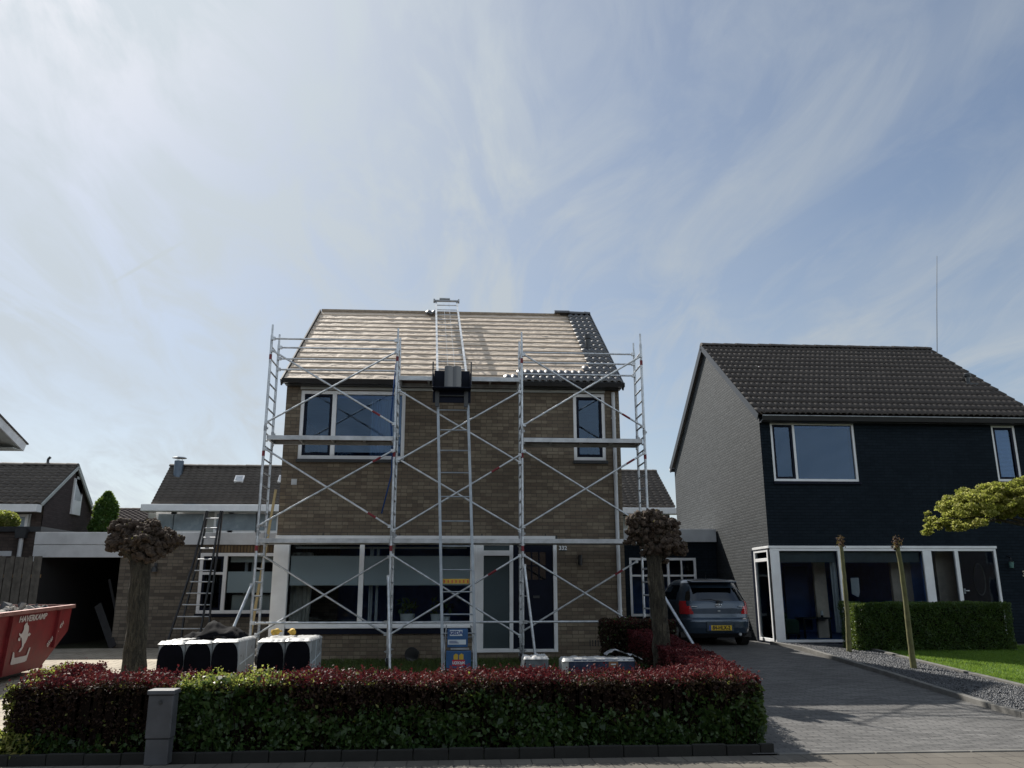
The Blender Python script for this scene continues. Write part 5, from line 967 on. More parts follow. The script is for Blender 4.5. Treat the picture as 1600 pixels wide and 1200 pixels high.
rb = mbs[0].build('rubble', plain('dark_tile_rubble', (.09, .09, .095), .9, 0, .4, 5), None); tag(rb, 'pile of broken tiles and mortar rubble lying in the red skip', 'rubble', kind='stuff')
mbs[1].build('pale_rubble', plain('pale_mortar_rubble', (.34, .31, .27), .9, 0, .3, 5), rb)
# ================================================================== CAR
CXc = .07+A(1121, 1000, 19.05).x; CY = 19.05; CZ = gz(CY)
CAR = thing('hatchback_car', (CXc, CY, CZ), 'dark grey-blue small hatchback parked nose-in between the two houses', 'car')
zk = np.array([.20, .30, .42, .55, .60, .64, .72, .85, .95, 1.0, 1.06, 1.2, 1.34, 1.42, 1.47, 1.50, 1.52, 1.53])
v0k = np.array([.16, .05, .01, .0, .01, .07, .085, .09, .11, .13, .17, .27, .38, .46, .56, .75, 1.0, 1.3]); v1k = np.array([3.6, 3.7, 3.75, 3.76, 3.75, 3.74, 3.7, 3.55, 3.2, 2.9, 2.8, 2.55, 2.28, 2.08, 1.95, 1.8, 1.6, 1.4])
wk = np.array([.76, .81, .84, .848, .848, .845, .845, .842, .83, .815, .79, .74, .68, .64, .60, .54, .40, .05]); ek = np.array([4.5, 5, 5, 5, 5, 5, 5, 5, 4.6, 4.4, 4.2, 4, 3.8, 3.6, 3.4, 3.2, 3, 2.5])
zs = np.unique(np.concatenate([np.linspace(.20, 1.53, 60), zk])); NT = 120; th = np.linspace(0, 2*np.pi, NT, endpoint=False)
fu = np.zeros((len(zs), NT, 3))
for i, z in enumerate(zs):
    v0, v1, w_, e_ = (np.interp(z, zk, q) for q in (v0k, v1k, wk, ek)); c_, s_ = np.cos(th), np.sin(th)
    fu[i, :, 0] = w_*np.sign(c_)*np.abs(c_)**(2/e_); fu[i, :, 1] = (v0+v1)/2+(v1-v0)/2*np.sign(s_)*np.abs(s_)**(2/(e_*1.6)); fu[i, :, 2] = z
grp = {}
for i in range(len(zs)-1):
    for j in range(NT):
        j2 = (j+1) % NT; q = [fu[i, j], fu[i, j2], fu[i+1, j2], fu[i+1, j]]; c_ = sum(q)/4; u_, v_, z = c_; w_ = np.interp(z, zk, wk); v0 = np.interp(z, zk, v0k); au = abs(u_)/w_
        key = 'body'; rear = v_ < v0+.35 and au < .985
        if rear and 1.02 < z < 1.30 and au < .86-.10*max(0, (z-1.2)/.1) and not (z > 1.24 and au > .8): key = 'rear_window'
        elif rear and 1.36 < z < 1.45 and au < .9: key = 'spoiler_base'
        elif not rear and 1.04 < z < 1.38 and .75 < v_ < 2.5: key = 'side_window' if not (1.5 < v_ < 1.62) else 'body'
        elif v_ > 2.0 and 1.05 < z < 1.40 and au < .9: key = 'windscreen'
        elif z < .30: key = 'lower_trim'
        elif v_ < v0+.32 and .72 < z < 1.02 and au > (.80-.16*(1.02-z)/.3 if z < .9 else .83): key = 'tl' if u_ < 0 else 'tr'
        grp.setdefault(key, []).append(q)
M['car'] = plain('blue_grey_car_paint', (.035, .06, .095), .30, .45, .06, 2, .02, coat=.8); M['car_glass'] = glass('car_glass', (.06, .08, .09), 1.7, .14)
m, t = newmat('tail_light_red'); M['tail'] = finish(m, t, (.42, .012, .02), .12, 0, coat=1.)
def cpart(nm, qs, mat, par, push=0., lab=None):
    mb = MB(); k = {}
    vs = []; fs = []
    for q in qs:
        f = []
        for p in q:
            kk = tuple(np.round(p, 5))
            if kk not in k:
                k[kk] = len(vs); d_ = Vector((p[0], p[1]-1.9, 0)).normalized()*push; vs.append((p[0]+d_.x, p[1]+d_.y, p[2]))
            f.append(k[kk])
        fs.append(tuple(f))
    mb.add(vs, fs); o = mb.build(nm, mat, par, smooth=True, local=True, fixn=False); return o
bd = cpart('body', grp['body'], M['car'], CAR); cpart('rear_window', grp['rear_window'], M['car_glass'], CAR, -.006); cpart('side_windows', grp['side_window'], M['car_glass'], CAR, -.006); cpart('windscreen', grp['windscreen'], M['car_glass'], CAR, -.006)
cpart('bumper_trim', grp['lower_trim'], M['black'], CAR); cpart('tail_light', grp['tl'], M['tail'], CAR, .010); cpart('tail_light', grp['tr'], M['tail'], CAR, .010); cpart('spoiler_panel', grp['spoiler_base'], M['car'], CAR)  # the strip under the spoiler is body-coloured
def cl(mb, nm, mat, par=CAR, **k): return mb.build(nm, mat, par, local=True, **k)
mb = MB(); mb.prism([(.30, 1.415), (.20, 1.435), (.24, 1.462), (.56, 1.49), (.60, 1.45)], 'x', -.54, .54); cl(mb, 'spoiler', M['car'], bevel=.008)
mb = MB(); mb.prism([(-.74, 1.0), (-.72, 1.0), (-.60, 1.38), (-.62, 1.38)], 'y', .2, .215); 
mb = MB(); mb.box(-.255, .275, -.022, -.004, .365, .475); pl = cl(mb, 'number_plate', plain('yellow_plate', (.62, .42, .02), .35, 0, .06), bevel=.003)
mb = MB(); mb.box(-.255, -.205, -.026, -.0225, .365, .475); cl(mb, 'plate_blue_strip', M['label_blue'], pl)
text('84-HLX-2', 'plate_lettering', M['black'], Matrix.Translation((CXc+.035, CY-.025, CZ+.42)) @ FRONT @ Matrix.Diagonal((.88, 1, 1, 1)), pl, .115, bold=.003)
mb = MB(); mb.box(-.30, .32, -.012, .03, .34, .56); cl(mb, 'plate_recess', plain('darker_bumper', (.05, .07, .09), .35, .4, .1), bevel=.01)
n_ = 20; c0 = .99-.03; mb = MB()
def ringp(cx_, cz_, rx_, rz_, th_, mbb): 
    for k in range(n_):
        a0, a1 = k*2*math.pi/n_, (k+1)*2*math.pi/n_; mbb.tube((cx_+rx_*math.cos(a0), .075, cz_+rz_*math.sin(a0)), (cx_+rx_*math.cos(a1), .075, cz_+rz_*math.sin(a1)), th_, 5)
mb = MB(); ringp(.03, .915, .065, .042, .007, mb); ringp(.03, .935, .035, .018, .006, mb); ringp(.03, .915, .016, .040, .005, mb); cl(mb, 'round_emblem', plain('chrome', (.75, .78, .8), .15, 1., .05))
mb = MB(); mb.box(-.60, -.47, .072, .085, .885, .90); mb.box(.50, .62, .072, .085, .885, .90); mb.box(.0, .06, .072, .09, .78, .80); cl(mb, 'badge', M['alu'])
mb = MB(); mb.path([(.0, .085, 1.0), (-.12, .10, 1.045), (-.38, .13, 1.05)], [.012, .011, .006], 6); mb.tube((.02, .06, 1.0), (.02, .12, 1.0), .028, 10); mb.path([(.0, .08, 1.0), (.09, .07, .99), (.14, .07, .985)], [.02, .016, .01], 6); cl(mb, 'rear_wiper', M['black'])
mb = MB(); mb.path([(-.05, .75, 1.49), (-.05, .70, 1.58), (-.05, .64, 1.66)], [.012, .005, .003], 6); cl(mb, 'aerial', M['black'])
mb = MB(); mb.tube((.47, -.02, .28), (.47, .3, .28), .03, 12); cl(mb, 'exhaust_pipe', M['steel'])
for u_ in (-.735, .735):
    for v_ in (.68, 3.05):
        sgn = 1 if u_ > 0 else -1; mb = MB(); mb.tube((u_-.09, v_, .30), (u_+.09, v_, .30), .30, 32); wh = cl(mb, 'wheel', M['rubber'], smooth='auto', bevel=0)
        mb = MB(); mb.tube((u_+sgn*.08, v_, .30), (u_+sgn*.095, v_, .30), .19, 24); cl(mb, 'rim', M['alu_dull'], wh)
    mb = MB(); mb.box(u_-.09*(1 if u_ > 0 else 1), u_+.09, .3, 3.4, .2, .32); cl(mb, 'underbody', M['black'])
    mb = MB(); s_ = 1 if u_ > 0 else -1; mb.prism([(2.35, 1.0), (2.5, 1.0), (2.5, 1.14), (2.38, 1.14)], 'x', s_*.82, s_*1.0); cl(mb, 'wing_mirror', M['car'], bevel=.02)
mb = MB(); mb.box(-.5, .5, .9, .96, .8, 1.16); mb.box(-.6, -.25, 1.9, 2.0, .7, 1.22); mb.box(.25, .6, 1.9, 2.0, .7, 1.22); mb.box(-.7, .7, .6, 3.0, .3, .5); cl(mb, 'seats', M['black'], bevel=.02)
# ================================================================== HEDGES
def boxshell(n, x0, x1, y0, y1, z0, z1, depth=.10, faces=('f', 't', 'l', 'r', 'b'), bump=.05, slope=0.):
    ar = dict(f=(x1-x0)*(z1-z0), b=(x1-x0)*(z1-z0), l=(y1-y0)*(z1-z0), r=(y1-y0)*(z1-z0), t=(x1-x0)*(y1-y0)); tot = sum(ar[k] for k in faces); out = []
    for k in faces:
        m_ = int(n*ar[k]/tot); a = RNG.uniform(0, 1, m_); b = RNG.uniform(0, 1, m_); d_ = RNG.exponential(.35, m_).clip(0, 1)*depth
        X_ = x0+(x1-x0)*a; Z_ = z0+(z1-z0)*b; Y_ = y0+(y1-y0)*b
        if k == 'f': p = np.stack([X_, y0+d_, Z_], 1)
        elif k == 'b': p = np.stack([X_, y1-d_, Z_], 1)
        elif k == 't': p = np.stack([X_, Y_, z1-d_], 1)
        elif k == 'l': p = np.stack([x0+d_, y0+(y1-y0)*a, Z_], 1)
        else: p = np.stack([x1-d_, y0+(y1-y0)*a, Z_], 1)
        nv_ = {'f': (0, -1, 0), 'b': (0, 1, 0), 't': (0, 0, 1), 'l': (-1, 0, 0), 'r': (1, 0, 0)}[k]
        q = p*2.6; nz = np.sin(q[:, 0]*1.7+1)*np.sin(q[:, 1]*2.1+q[:, 2]*2.3)+.6*np.sin(q[:, 0]*4.3+q[:, 2]*3.9+q[:, 1]*3)+RNG.normal(0, .35, m_)
        p = p+np.array(nv_)*(nz*bump*.5)[:, None]; out.append(p)
    return np.concatenate(out)
M['lf_red'] = leafmat('young_red_leaf', [(.03, .006, .009), (.07, .010, .015), (.12, .020, .022), (.17, .05, .035)], .6, .35, spec=.25, tint_=.0)
M['lf_dark'] = leafmat('dark_bronze_leaf', [(.014, .009, .009), (.026, .014, .012), (.05, .028, .018), (.03, .03, .016)], .65, .22, spec=.2, tint_=.05)
M['lf_ivy'] = leafmat('ivy_leaf', [(.012, .03, .010), (.025, .06, .016), (.045, .095, .022), (.09, .14, .05)], .4, .3)
M['lf_gold'] = leafmat('yellow_green_leaf', [(.06, .10, .02), (.16, .20, .04), (.30, .30, .08), (.42, .36, .16)], .45, .5)
M['lf_box'] = leafmat('privet_leaf', [(.012, .035, .008), (.025, .065, .012), (.05, .11, .018), (.07, .13, .02)], .45, .35)
M['twig'] = plain('hedge_twig', (.012, .008, .006), .95, spec=.1)
HX0, HX1, HY0, HY1, HT = -4.45, 3.22, 8.92, 9.75, .74
HG = thing('front_hedge', ((HX0+HX1)/2, 9.3, 0), 'long clipped front hedge with red young leaf tips above dark leaves and ivy', 'hedge')
mb = MB(); 
for i in range(60):
    x = HX0+.12+(HX1-HX0-.24)*i/59; mb.box(x-.08, x+.08, HY0+.07, HY1-.08, .02, HT-.085+random.uniform(-.02, .01))
mb.box(HX0+.02, -4.20, 9.6, 10.40, .05, HT-.08); mb.build('inner_mass', M['twig'], HG)
mb = MB()
for i in range(260):
    x = random.uniform(HX0+.05, HX1-.05); y = random.choice((random.uniform(HY0, HY0+.12), random.uniform(HY1-.1, HY1))); mb.tube((x, y, .05), (x+random.uniform(-.12, .12), y+random.uniform(-.05, .05), HT-random.uniform(.05, .3)), .005, 4, .003)
tag(mb.build('stems', M['twig'], HG), kind='stuff')
Pp = boxshell(104000, HX0, HX1, HY0, HY1, .06, HT, .14, ('f', 't', 'l', 'r', 'b'), .06)
Pq = boxshell(12000, -4.60, -4.10, 9.6, 10.5, .1, HT+.06, .1, ('t', 'l', 'r', 'b'), .05); Pp = np.concatenate([Pp, Pq])
# uneven top: gentle waves and stray shoots
tp_ = Pp[:, 2] > HT-.12; Pp[tp_, 2] += .018*np.sin(Pp[tp_, 0]*3.1)+.016*np.sin(Pp[tp_, 0]*7.7+1)+RNG.exponential(.012, tp_.sum())-.03
zz_ = Pp[:, 2]/HT; cut = .925+.03*np.sin(Pp[:, 0]*5.2)+RNG.normal(0, .05, len(Pp)); ivt = .62+.10*np.sin(Pp[:, 0]*2.3+.6)+.06*np.sin(Pp[:, 0]*6.1)+RNG.normal(0, .08, len(Pp)); ivt = ivt+np.where(Pp[:, 0] < -2.9, -.28, 0)
red = zz_ > cut; ivy = zz_ < ivt; g0_, g1_ = A(272, 1100, 8.95).x, A(400, 1100, 8.95).x; edge = RNG.normal(0, .10, len(Pp)); gr = (Pp[:, 0] > g0_+edge*.3) & (Pp[:, 0] < g1_+edge*3) & (Pp[:, 1] < 9.6)
idx = np.where(red, 0, np.where(ivy, 2, 1)); idx = np.where(gr, 2, idx); gold = gr & (zz_ > .84) & (RNG.uniform(0, 1, len(Pp)) < .7); idx = np.where(gold, 3, idx)
idx = np.where((Pp[:, 0] < -4.33) & (RNG.uniform(0, 1, len(Pp)) < .35), 3, idx); idx = np.where((idx == 1) & (RNG.uniform(0, 1, len(Pp)) < .03), 3, idx)
thin = RNG.uniform(0, 1, len(Pp)) < np.where(((np.abs(Pp[:, 0]+3.25) < .18) | (np.abs(Pp[:, 0]-1.35) < .15)) & (zz_ > .45) & (zz_ < .8), .45, 1.); Pp, idx, zz_ = Pp[thin], idx[thin], zz_[thin]
sz = np.array([.030, .034, .046, .038])[idx]*np.where((idx == 2) & (RNG.uniform(0, 1, len(Pp)) < .25), 1.7, 1.)
# gaps where the dark inside shows, and young shoots standing above the cut
fn_ = np.array([noise.noise(Vector((p[0]*2.3, p[2]*3.1, p[1]*2))) + .6*noise.noise(Vector((p[0]*7, p[2]*8, 3))) for p in Pp]); keep = (RNG.uniform(0, 1, len(Pp)) < np.where(fn_ < -.28, .28, 1.)) | (zz_ > .95); Pp, idx, zz_, sz = Pp[keep], idx[keep], zz_[keep], sz[keep]
SPr = []; SI = []
for k in range(420):
    x = random.uniform(HX0, HX1); y = random.uniform(HY0+.02, HY1); hgt = random.uniform(.02, .085)*(1.5 if random.random() < .15 else 1); dx_, dy_ = random.gauss(0, .02), random.gauss(0, .02); gi = 3 if (g0_ < x < g1_ and random.random() < .7) else 0
    for q in range(6): SPr.append((x+dx_*q/5+random.gauss(0, .007), y+dy_*q/5+random.gauss(0, .007), HT-.02+hgt*q/5)); SI.append(gi)
Pp = np.concatenate([Pp, np.array(SPr)]); idx = np.concatenate([idx, SI]); sz = np.concatenate([sz, np.full(len(SPr), .030)])
sz = sz*RNG.uniform(.75, 1.35, len(sz))
leaves('foliage', Pp, sz, [M['lf_red'], M['lf_dark'], M['lf_ivy'], M['lf_gold']], idx, HG, .62, 0, .25)
# weeds at the hedge foot on the left
Pw = np.stack([RNG.normal(-4.40, .14, 900), RNG.normal(8.93, .08, 900), RNG.uniform(.02, .26, 900)], 1); leaves('weeds', Pw, .06, [M['lf_gold']], None, HG, .3, 0, .9)
# side hedge along the driveway
SH2 = thing('side_hedge', (3.35, 12, .1), 'red-leaved hedge running from the front hedge back along the driveway', 'hedge'); P_ = []; mb = MB(); k = 14
for i in range(k):
    f0_, f1_ = i/k, (i+1)/k; ya, yb2 = 9.6+f0_*5.6, 9.6+f1_*5.6; xo = float(np.interp(ya, [9.6, 10.6, 12, 13.2, 15.2], [3.32, 3.52, 3.60, 3.62, 3.50])); g_ = gz((ya+yb2)/2); hh = .66+.03*f0_+(.10*max(0, (f0_-.6)/.4))
    P_.append(boxshell(2600, xo-.56, xo, ya, yb2+.05, g_+.05, g_+hh, .12, ('t', 'l', 'r', 'f') if i == 0 else ('t', 'l', 'r'), .05)); mb.box(xo-.48, xo-.08, ya-.02, yb2+.02, g_, g_+hh-.10)
mb.build('inner_mass', M['twig'], SH2); P_ = np.concatenate(P_); hl = P_[:, 2]-gzv(P_[:, 1]); idx = np.where(hl > .42+RNG.normal(0, .04, len(P_)), 0, 1); idx = np.where((hl < .3) & (RNG.uniform(0, 1, len(P_)) < .5), 2, idx)
leaves('foliage', P_, np.array([.032, .036, .045])[idx], [M['lf_red'], M['lf_dark'], M['lf_ivy']], idx, SH2, .62, 0, .25)
SH3 = thing('dark_shrub', (3.25, 15.2, .2), 'taller dark purple shrub against the house corner behind the right pollard', 'shrub'); mb = MB(); mb.box(2.75, 3.75, 14.9, 15.35, .2, .95); mb.build('inner_mass', M['twig'], SH3)
P_ = boxshell(14000, 2.62, 3.86, 14.75, 15.5, .25, 1.08, .14, ('f', 't', 'l', 'r'), .07); idx = (RNG.uniform(0, 1, len(P_)) < .12).astype(int)*1; idx = np.where((P_[:, 2] > 1.02) & (RNG.uniform(0, 1, len(P_)) < .25), 2, idx); leaves('foliage', P_, .042, [M['lf_dark'], M['lf_ivy'], M['lf_red']], idx, SH3, .6, 0, .2)
# privet hedge of the navy house
a, b = A(1316, 942, 18.3), A(1580, 946, 17.8); PH = thing('privet_hedge', ((a.x+b.x)/2, 17.9, .3), 'square clipped dark green hedge in front of the navy house windows', 'hedge')
mb = MB(); mb.box(a.x+.1, b.x-.1, 17.95, 18.35, .3, a.z-.1); mb.build('inner_mass', M['twig'], PH); P_ = boxshell(46000, a.x, b.x, 17.8, 18.5, .32, a.z, .12, ('f', 't', 'l', 'r'), .045); leaves('foliage', P_, .034, [M['lf_box']], None, PH, .6, 0, .3)
# ================================================================== TREES
bm = bmesh.new(); bmesh.ops.create_icosphere(bm, subdivisions=2, radius=1); IV = np.array([v.co[:] for v in bm.verts]); IF = np.array([[v.index for v in f.verts] for f in bm.faces]); bm.free()
M['bark'] = None
m, t = newmat('pollard_bark'); p = pos(t); n1 = tnoise(t, p, 10, 7, .7, (1, 1, .4)); n2 = tnoise(t, p, 45, 4, .7); vo = t.nodes.new('ShaderNodeTexVoronoi'); vo.inputs['Scale'].default_value = 38; setv(vo.inputs[0], p)
n3 = tnoise(t, p, 30, 5, .7, (1.6, 1.6, .16), .6); c = mixc(t, ramp(t, n1, .35, .65), (.035, .029, .02), (.085, .072, .05)); c = mixc(t, tmath(t, 'MULTIPLY', ramp(t, n2, .5, .7), .5), c, (.06, .066, .035)); c = mixc(t, tmath(t, 'MULTIPLY', ramp(t, n3, .52, .62), .55), c, (.018, .015, .011)); M['bark'] = finish(m, t, c, .95, 0, tmath(t, 'SUBTRACT', tmath(t, 'ADD', n1, tmath(t, 'MULTIPLY', vo.outputs[0], .4)), ramp(t, n3, .5, .64)), 1., .03)
m, t = newmat('knob_bark'); p = pos(t); n1 = tnoise(t, p, 22, 6, .7); g_ = t.nodes.new('ShaderNodeNewGeometry'); c = mixc(t, ramp(t, n1, .35, .7), (.022, .014, .011), (.115, .082, .06)); c = mixc(t, tmath(t, 'MULTIPLY', g_.outputs['Random Per Island'], .5), c, (.07, .05, .035)); M['knob'] = finish(m, t, c, .95, 0, n1, 1., .02)
M['bud'] = leafmat('brown_bud', [(.04, .025, .018), (.12, .075, .045), (.25, .17, .11)], .7, .2)
def trunk(T, pts, rs, mat, name='trunk', seg=26, n=22, rough_=.012):
    pts = [Vector(p) for p in pts]; P_ = []; R_ = []
    for i in range(seg+1):
        f = i/seg*(len(pts)-1); k = min(int(f), len(pts)-2); u_ = f-k; P_.append(pts[k].lerp(pts[k+1], u_)); R_.append(rs[k]*(1-u_)+rs[k+1]*u_)
    mb = MB(); mb.path(P_, R_, n); vs = []
    for v in mb.v: v = Vector(v); vs.append(v+Vector((noise.noise(v*6), noise.noise(v*6+Vector((9, 0, 0))), 0))*rough_*2.2+Vector((noise.noise(v*22), noise.noise(v*22+Vector((5, 1, 0))), 0))*rough_)
    mb.v = [tuple(v) for v in vs]; return mb.build(name, mat, T, smooth=True)
def pollard(name, label, base, topc, r0, r1, arms, nk, buds, red=False, cut_=.085):
    T = thing(name, base, label, 'pollard tree'); b = Vector(base); tc_ = Vector(topc); md = b.lerp(tc_, .5)+Vector((.01, 0, 0))
    trunk(T, [b-Vector((0, 0, .1)), b.lerp(tc_, .15), md, tc_, tc_+Vector((0, 0, .08))], [r0*1.18, r0, (r0+r1)/2, r1, r1*1.1], M['bark'])
    C_ = []; S_ = []; mbr = MB()
    for (dx, dy, dz, rr) in arms:
        e = tc_+Vector((dx, dy, dz)); mbr.path([tc_-Vector((0, 0, .05)), tc_.lerp(e, .5)+Vector((0, 0, -.02)), e], [r1*.75, r1*.5, rr*.45], 10)
        for k in range(int(nk*2.3*rr/.2)):
            v = Vector((random.gauss(0, 1), random.gauss(0, 1), random.gauss(0, .85))).normalized()*rr*random.uniform(.40, 1.18); C_.append(e+v); S_.append(random.uniform(.014, .050))
        for k in range(int(nk*.35)):
            q = tc_.lerp(e, random.uniform(.15, .9))+Vector((random.gauss(0, 1), random.gauss(0, 1), random.gauss(0, 1)))*.075; C_.append(q); S_.append(random.uniform(.02, .05))
    mbr.build('branches', M['bark'], T, smooth=True); C_ = np.array([c_[:] for c_ in C_]); S_ = np.array(S_); n_ = len(C_)
    rot = RNG.normal(size=(n_, 3, 3)); q, _ = np.linalg.qr(rot); sc = RNG.uniform(.7, 1.3, (n_, 1, 3)); dis = 1+.42*RNG.uniform(-1, 1, (n_, len(IV), 1))
    V = C_[:, None, :]+np.einsum('nvj,nij->nvi', IV[None]*sc*dis, q)*S_[:, None, None]; F = (np.arange(n_)[:, None, None]*len(IV)+IF[None]).reshape(-1, 3)
    fastmesh('crown', V.reshape(-1, 3), F, [M['knob']], None, T)
    k = RNG.integers(0, n_, buds); d_ = RNG.normal(size=(buds, 3)); d_ /= np.linalg.norm(d_, axis=1)[:, None]; leaves('buds', C_[k]+d_*S_[k][:, None]*1.05, .030, [M['bud']], None, T, .5, 0, .2)
    return T, C_
Y_ = 12.5; cl_ = lambda x, y: A(x, y, Y_)
b0, t0 = cl_(210, 1048), cl_(221, 872); b0.z = gz(Y_)
def arm(px_, py_, dy, rr): q = A(px_, py_, Y_)-t0; return (q.x, dy, q.z, rr)
TL_, CL_ = pollard('pollard_tree', 'thick pollard with knobbly brown head and stout trunk, behind the left end of the hedge', b0, t0, .165, .135,
    [arm(188, 826, 0, .13), arm(182, 846, -.1, .10), arm(212, 838, .15, .14), arm(236, 826, -.05, .12), arm(248, 842, .1, .14), arm(222, 850, -.15, .19), arm(240, 846, .0, .17), arm(205, 846, 0, .16), arm(270, 846, 0, .12), arm(198, 858, .2, .10), arm(248, 862, -.1, .10), arm(232, 818, .1, .07), arm(204, 822, .1, .10)], 52, 5200)
Y_ = 13.0; b0, t0 = A(1037, 1046, Y_), A(1021, 866, Y_); b0.z = gz(Y_)
TR_, CR_ = pollard('pollard_tree', 'pollard with knobbly brown head and slimmer trunk, in front of the gap beside the car', b0, t0, .135, .115,
    [arm(994, 832, 0, .13), arm(988, 812, -.1, .10), arm(1012, 812, .1, .13), arm(1030, 822, -.1, .13), arm(1052, 838, .05, .12), arm(1062, 858, 0, .11), arm(1015, 840, .15, .18), arm(1038, 840, 0, .18), arm(1040, 852, -.15, .13), arm(1055, 820, .1, .09), arm(1026, 806, .05, .08)], 50, 6500)
def sapling(name, label, base, pts, rs, head):
    T = thing(name, base, label, 'young tree', 'bare pollarded saplings in the gravel strip'); trunk(T, pts, rs, plain('sapling_bark', (.15, .145, .06), .85, 0, .35, 12, .5), n=10, rough_=.004)
    C_ = [Vector(pts[-1])+Vector((random.gauss(0, .7), random.gauss(0, .7), random.gauss(0, 1.3)))*head*.6+Vector((0, 0, head*.4)) for k in range(34)]; S_ = np.array([random.uniform(.014, .028) for _ in C_]); C_ = np.array([c_[:] for c_ in C_]); n_ = len(C_)
    V = C_[:, None, :]+IV[None]*S_[:, None, None]*(1+.25*RNG.uniform(-1, 1, (n_, len(IV), 1))); F = (np.arange(n_)[:, None, None]*len(IV)+IF[None]).reshape(-1, 3); fastmesh('head', V.reshape(-1, 3), F, [M['knob']], None, T)
    leaves('buds', C_[RNG.integers(0, n_, 260)]+RNG.normal(0, head*.5, (260, 3)), .035, [leafmat('reddish_bud', [(.10, .03, .02), (.22, .08, .04), (.20, .16, .07)], .6, .3)], None, T, .45, 0, .3)
Y_ = 17.7; b0 = G(1327, 1021); Y_ = b0.y; sapling('young_tree', 'slim bare sapling with reddish head, left one by the corner window', b0, [b0-Vector((0, 0, .05)), A(1324, 960, Y_), A(1319, 900, Y_), A(1315, 860, Y_), A(1313.5, 848, Y_)], [.056, .046, .042, .038, .036], .055)
b0 = G(1428, 1047); Y_ = b0.y; sapling('young_tree', 'slim bare sapling with twiggy dark head, right one, in front of the hedge', b0, [b0-Vector((0, 0, .05)), A(1422, 1000, Y_), A(1414, 930, Y_), A(1407, 880, Y_), A(1401.5, 850, Y_)], [.058, .05, .044, .04, .038], .06)
# maple reaching in from the right
MT = thing('maple_tree', (A(1690, 1000, 12.5).x, 12.5, .1), 'yellow-green leafy maple reaching in from the right edge above the lawn', 'tree'); bx_ = A(1690, 1000, 12.5).x
trunk(MT, [(bx_, 12.5, 0), (bx_-.05, 12.5, 1.2), (bx_-.1, 12.5, 2.3), (bx_-.15, 12.5, 2.9)], [.14, .11, .09, .07], M['bark']); mb = MB(); CLs = []
for (x_, y_, dy, r_) in ((1476, 806, 0, .14), (1500, 790, .1, .20), (1525, 776, -.1, .22), (1552, 764, .1, .26), (1548, 790, .25, .18), (1580, 756, -.1, .26), (1590, 785, .2, .20), (1612, 752, .2, .3), (1640, 775, -.2, .34), (1680, 760, .1, .4), (1720, 790, 0, .4), (1600, 765, .45, .3), (1560, 775, -.35, .2), (1520, 790, -.3, .16), (1462, 812, .05, .07)):
    c_ = A(x_, y_, 12.5)+Vector((0, dy, 0)); CLs.append((c_, r_)); mb.path([(bx_-.12, 12.5, 2.5), ((bx_+c_.x)/2, 12.5+dy*.4, c_.z+.0), (c_.x, c_.y, c_.z-.05)], [.035, .022, .007], 6)
mb.build('branches', M['bark'], MT, smooth=True); P_ = []
top_ = [(1452, 812), (1480, 790), (1500, 771), (1530, 758), (1565, 750), (1600, 745), (1680, 740), (1760, 770)]; bot_ = [(1452, 824), (1490, 824), (1520, 816), (1550, 802), (1580, 808), (1610, 800), (1690, 812), (1760, 800)]
CL2 = []
for k in range(250):
    x_ = random.uniform(1478, 1760) if k > 150 else random.uniform(1476, 1620); y0_ = np.interp(x_, [q[0] for q in top_], [q[1] for q in top_]); y1_ = np.interp(x_, [q[0] for q in bot_], [q[1] for q in bot_]); y_ = y0_+(y1_-y0_)*random.random()**1.2
    CL2.append((A(x_, y_+4, 12.5)+Vector((0, random.gauss(0, .35), 0)), random.uniform(.05, .11)))
for c_, r_ in CL2: k = int(120*(r_/.08)**1.5); v = RNG.normal(size=(k, 3)); v /= np.linalg.norm(v, axis=1)[:, None]; v *= (RNG.uniform(.2, 1, (k, 1))**.5)*r_; v[:, 2] *= .62; v[:, 0] *= 1.25; P_.append(np.array(c_[:])+v)
leaves('crown', np.concatenate(P_), .045, [leafmat('maple_leaf', [(.10, .12, .02), (.22, .24, .04), (.36, .36, .10), (.55, .50, .24)], .55, .62, spec=.2, tint_=.15)], None, MT, .7, .3, 0)
# clipped conifer far left
a = A(162, 830, 33); CT = thing('conifer_tree', (a.x, 33, .36), 'rounded clipped green conifer standing between the far houses', 'tree'); trunk(CT, [(a.x, 33, .3), (a.x, 33, 2), (a.x, 33, 4.0)], [.16, .12, .05], M['bark']); zt2 = A(165, 768, 33).z; k = 16000
f = RNG.uniform(0, 1, k)**.8; zz2 = .8+(zt2-.8)*f; rr = .52*np.clip(np.interp(f, [0, .5, .75, .9, 1], [.9, 1., .95, .7, .12]), 0, 1)*(1+.08*np.sin(f*30)); th_ = RNG.uniform(0, 6.28, k); ro_ = rr*(1-RNG.exponential(.12, k).clip(0, .9))+RNG.normal(0, .03, k)
leaves('crown', np.stack([a.x+.0+ro_*np.cos(th_), 33+ro_*np.sin(th_), zz2], 1), .11, [leafmat('conifer_leaf', [(.02, .05, .012), (.05, .12, .02), (.10, .20, .04)], .5, .4)], None, CT, .5, 0, .4)
a = A(6, 815, 27); YS = thing('golden_shrub', (a.x, 27, .36), 'golden leafy shrub top above the shed roof at the left edge', 'shrub'); trunk(YS, [(a.x, 27, .3), (a.x, 27, 3.0)], [.1, .05], M['bark']); k = 5000; v = RNG.normal(size=(k, 3)); v /= np.linalg.norm(v, axis=1)[:, None]; v *= RNG.uniform(.5, 1, (k, 1))*np.array([.45, .5, .35]); leaves('crown', np.array([a.x, 27, A(6, 815, 27).z])+v, .09, [M['lf_gold']], None, YS, .5)
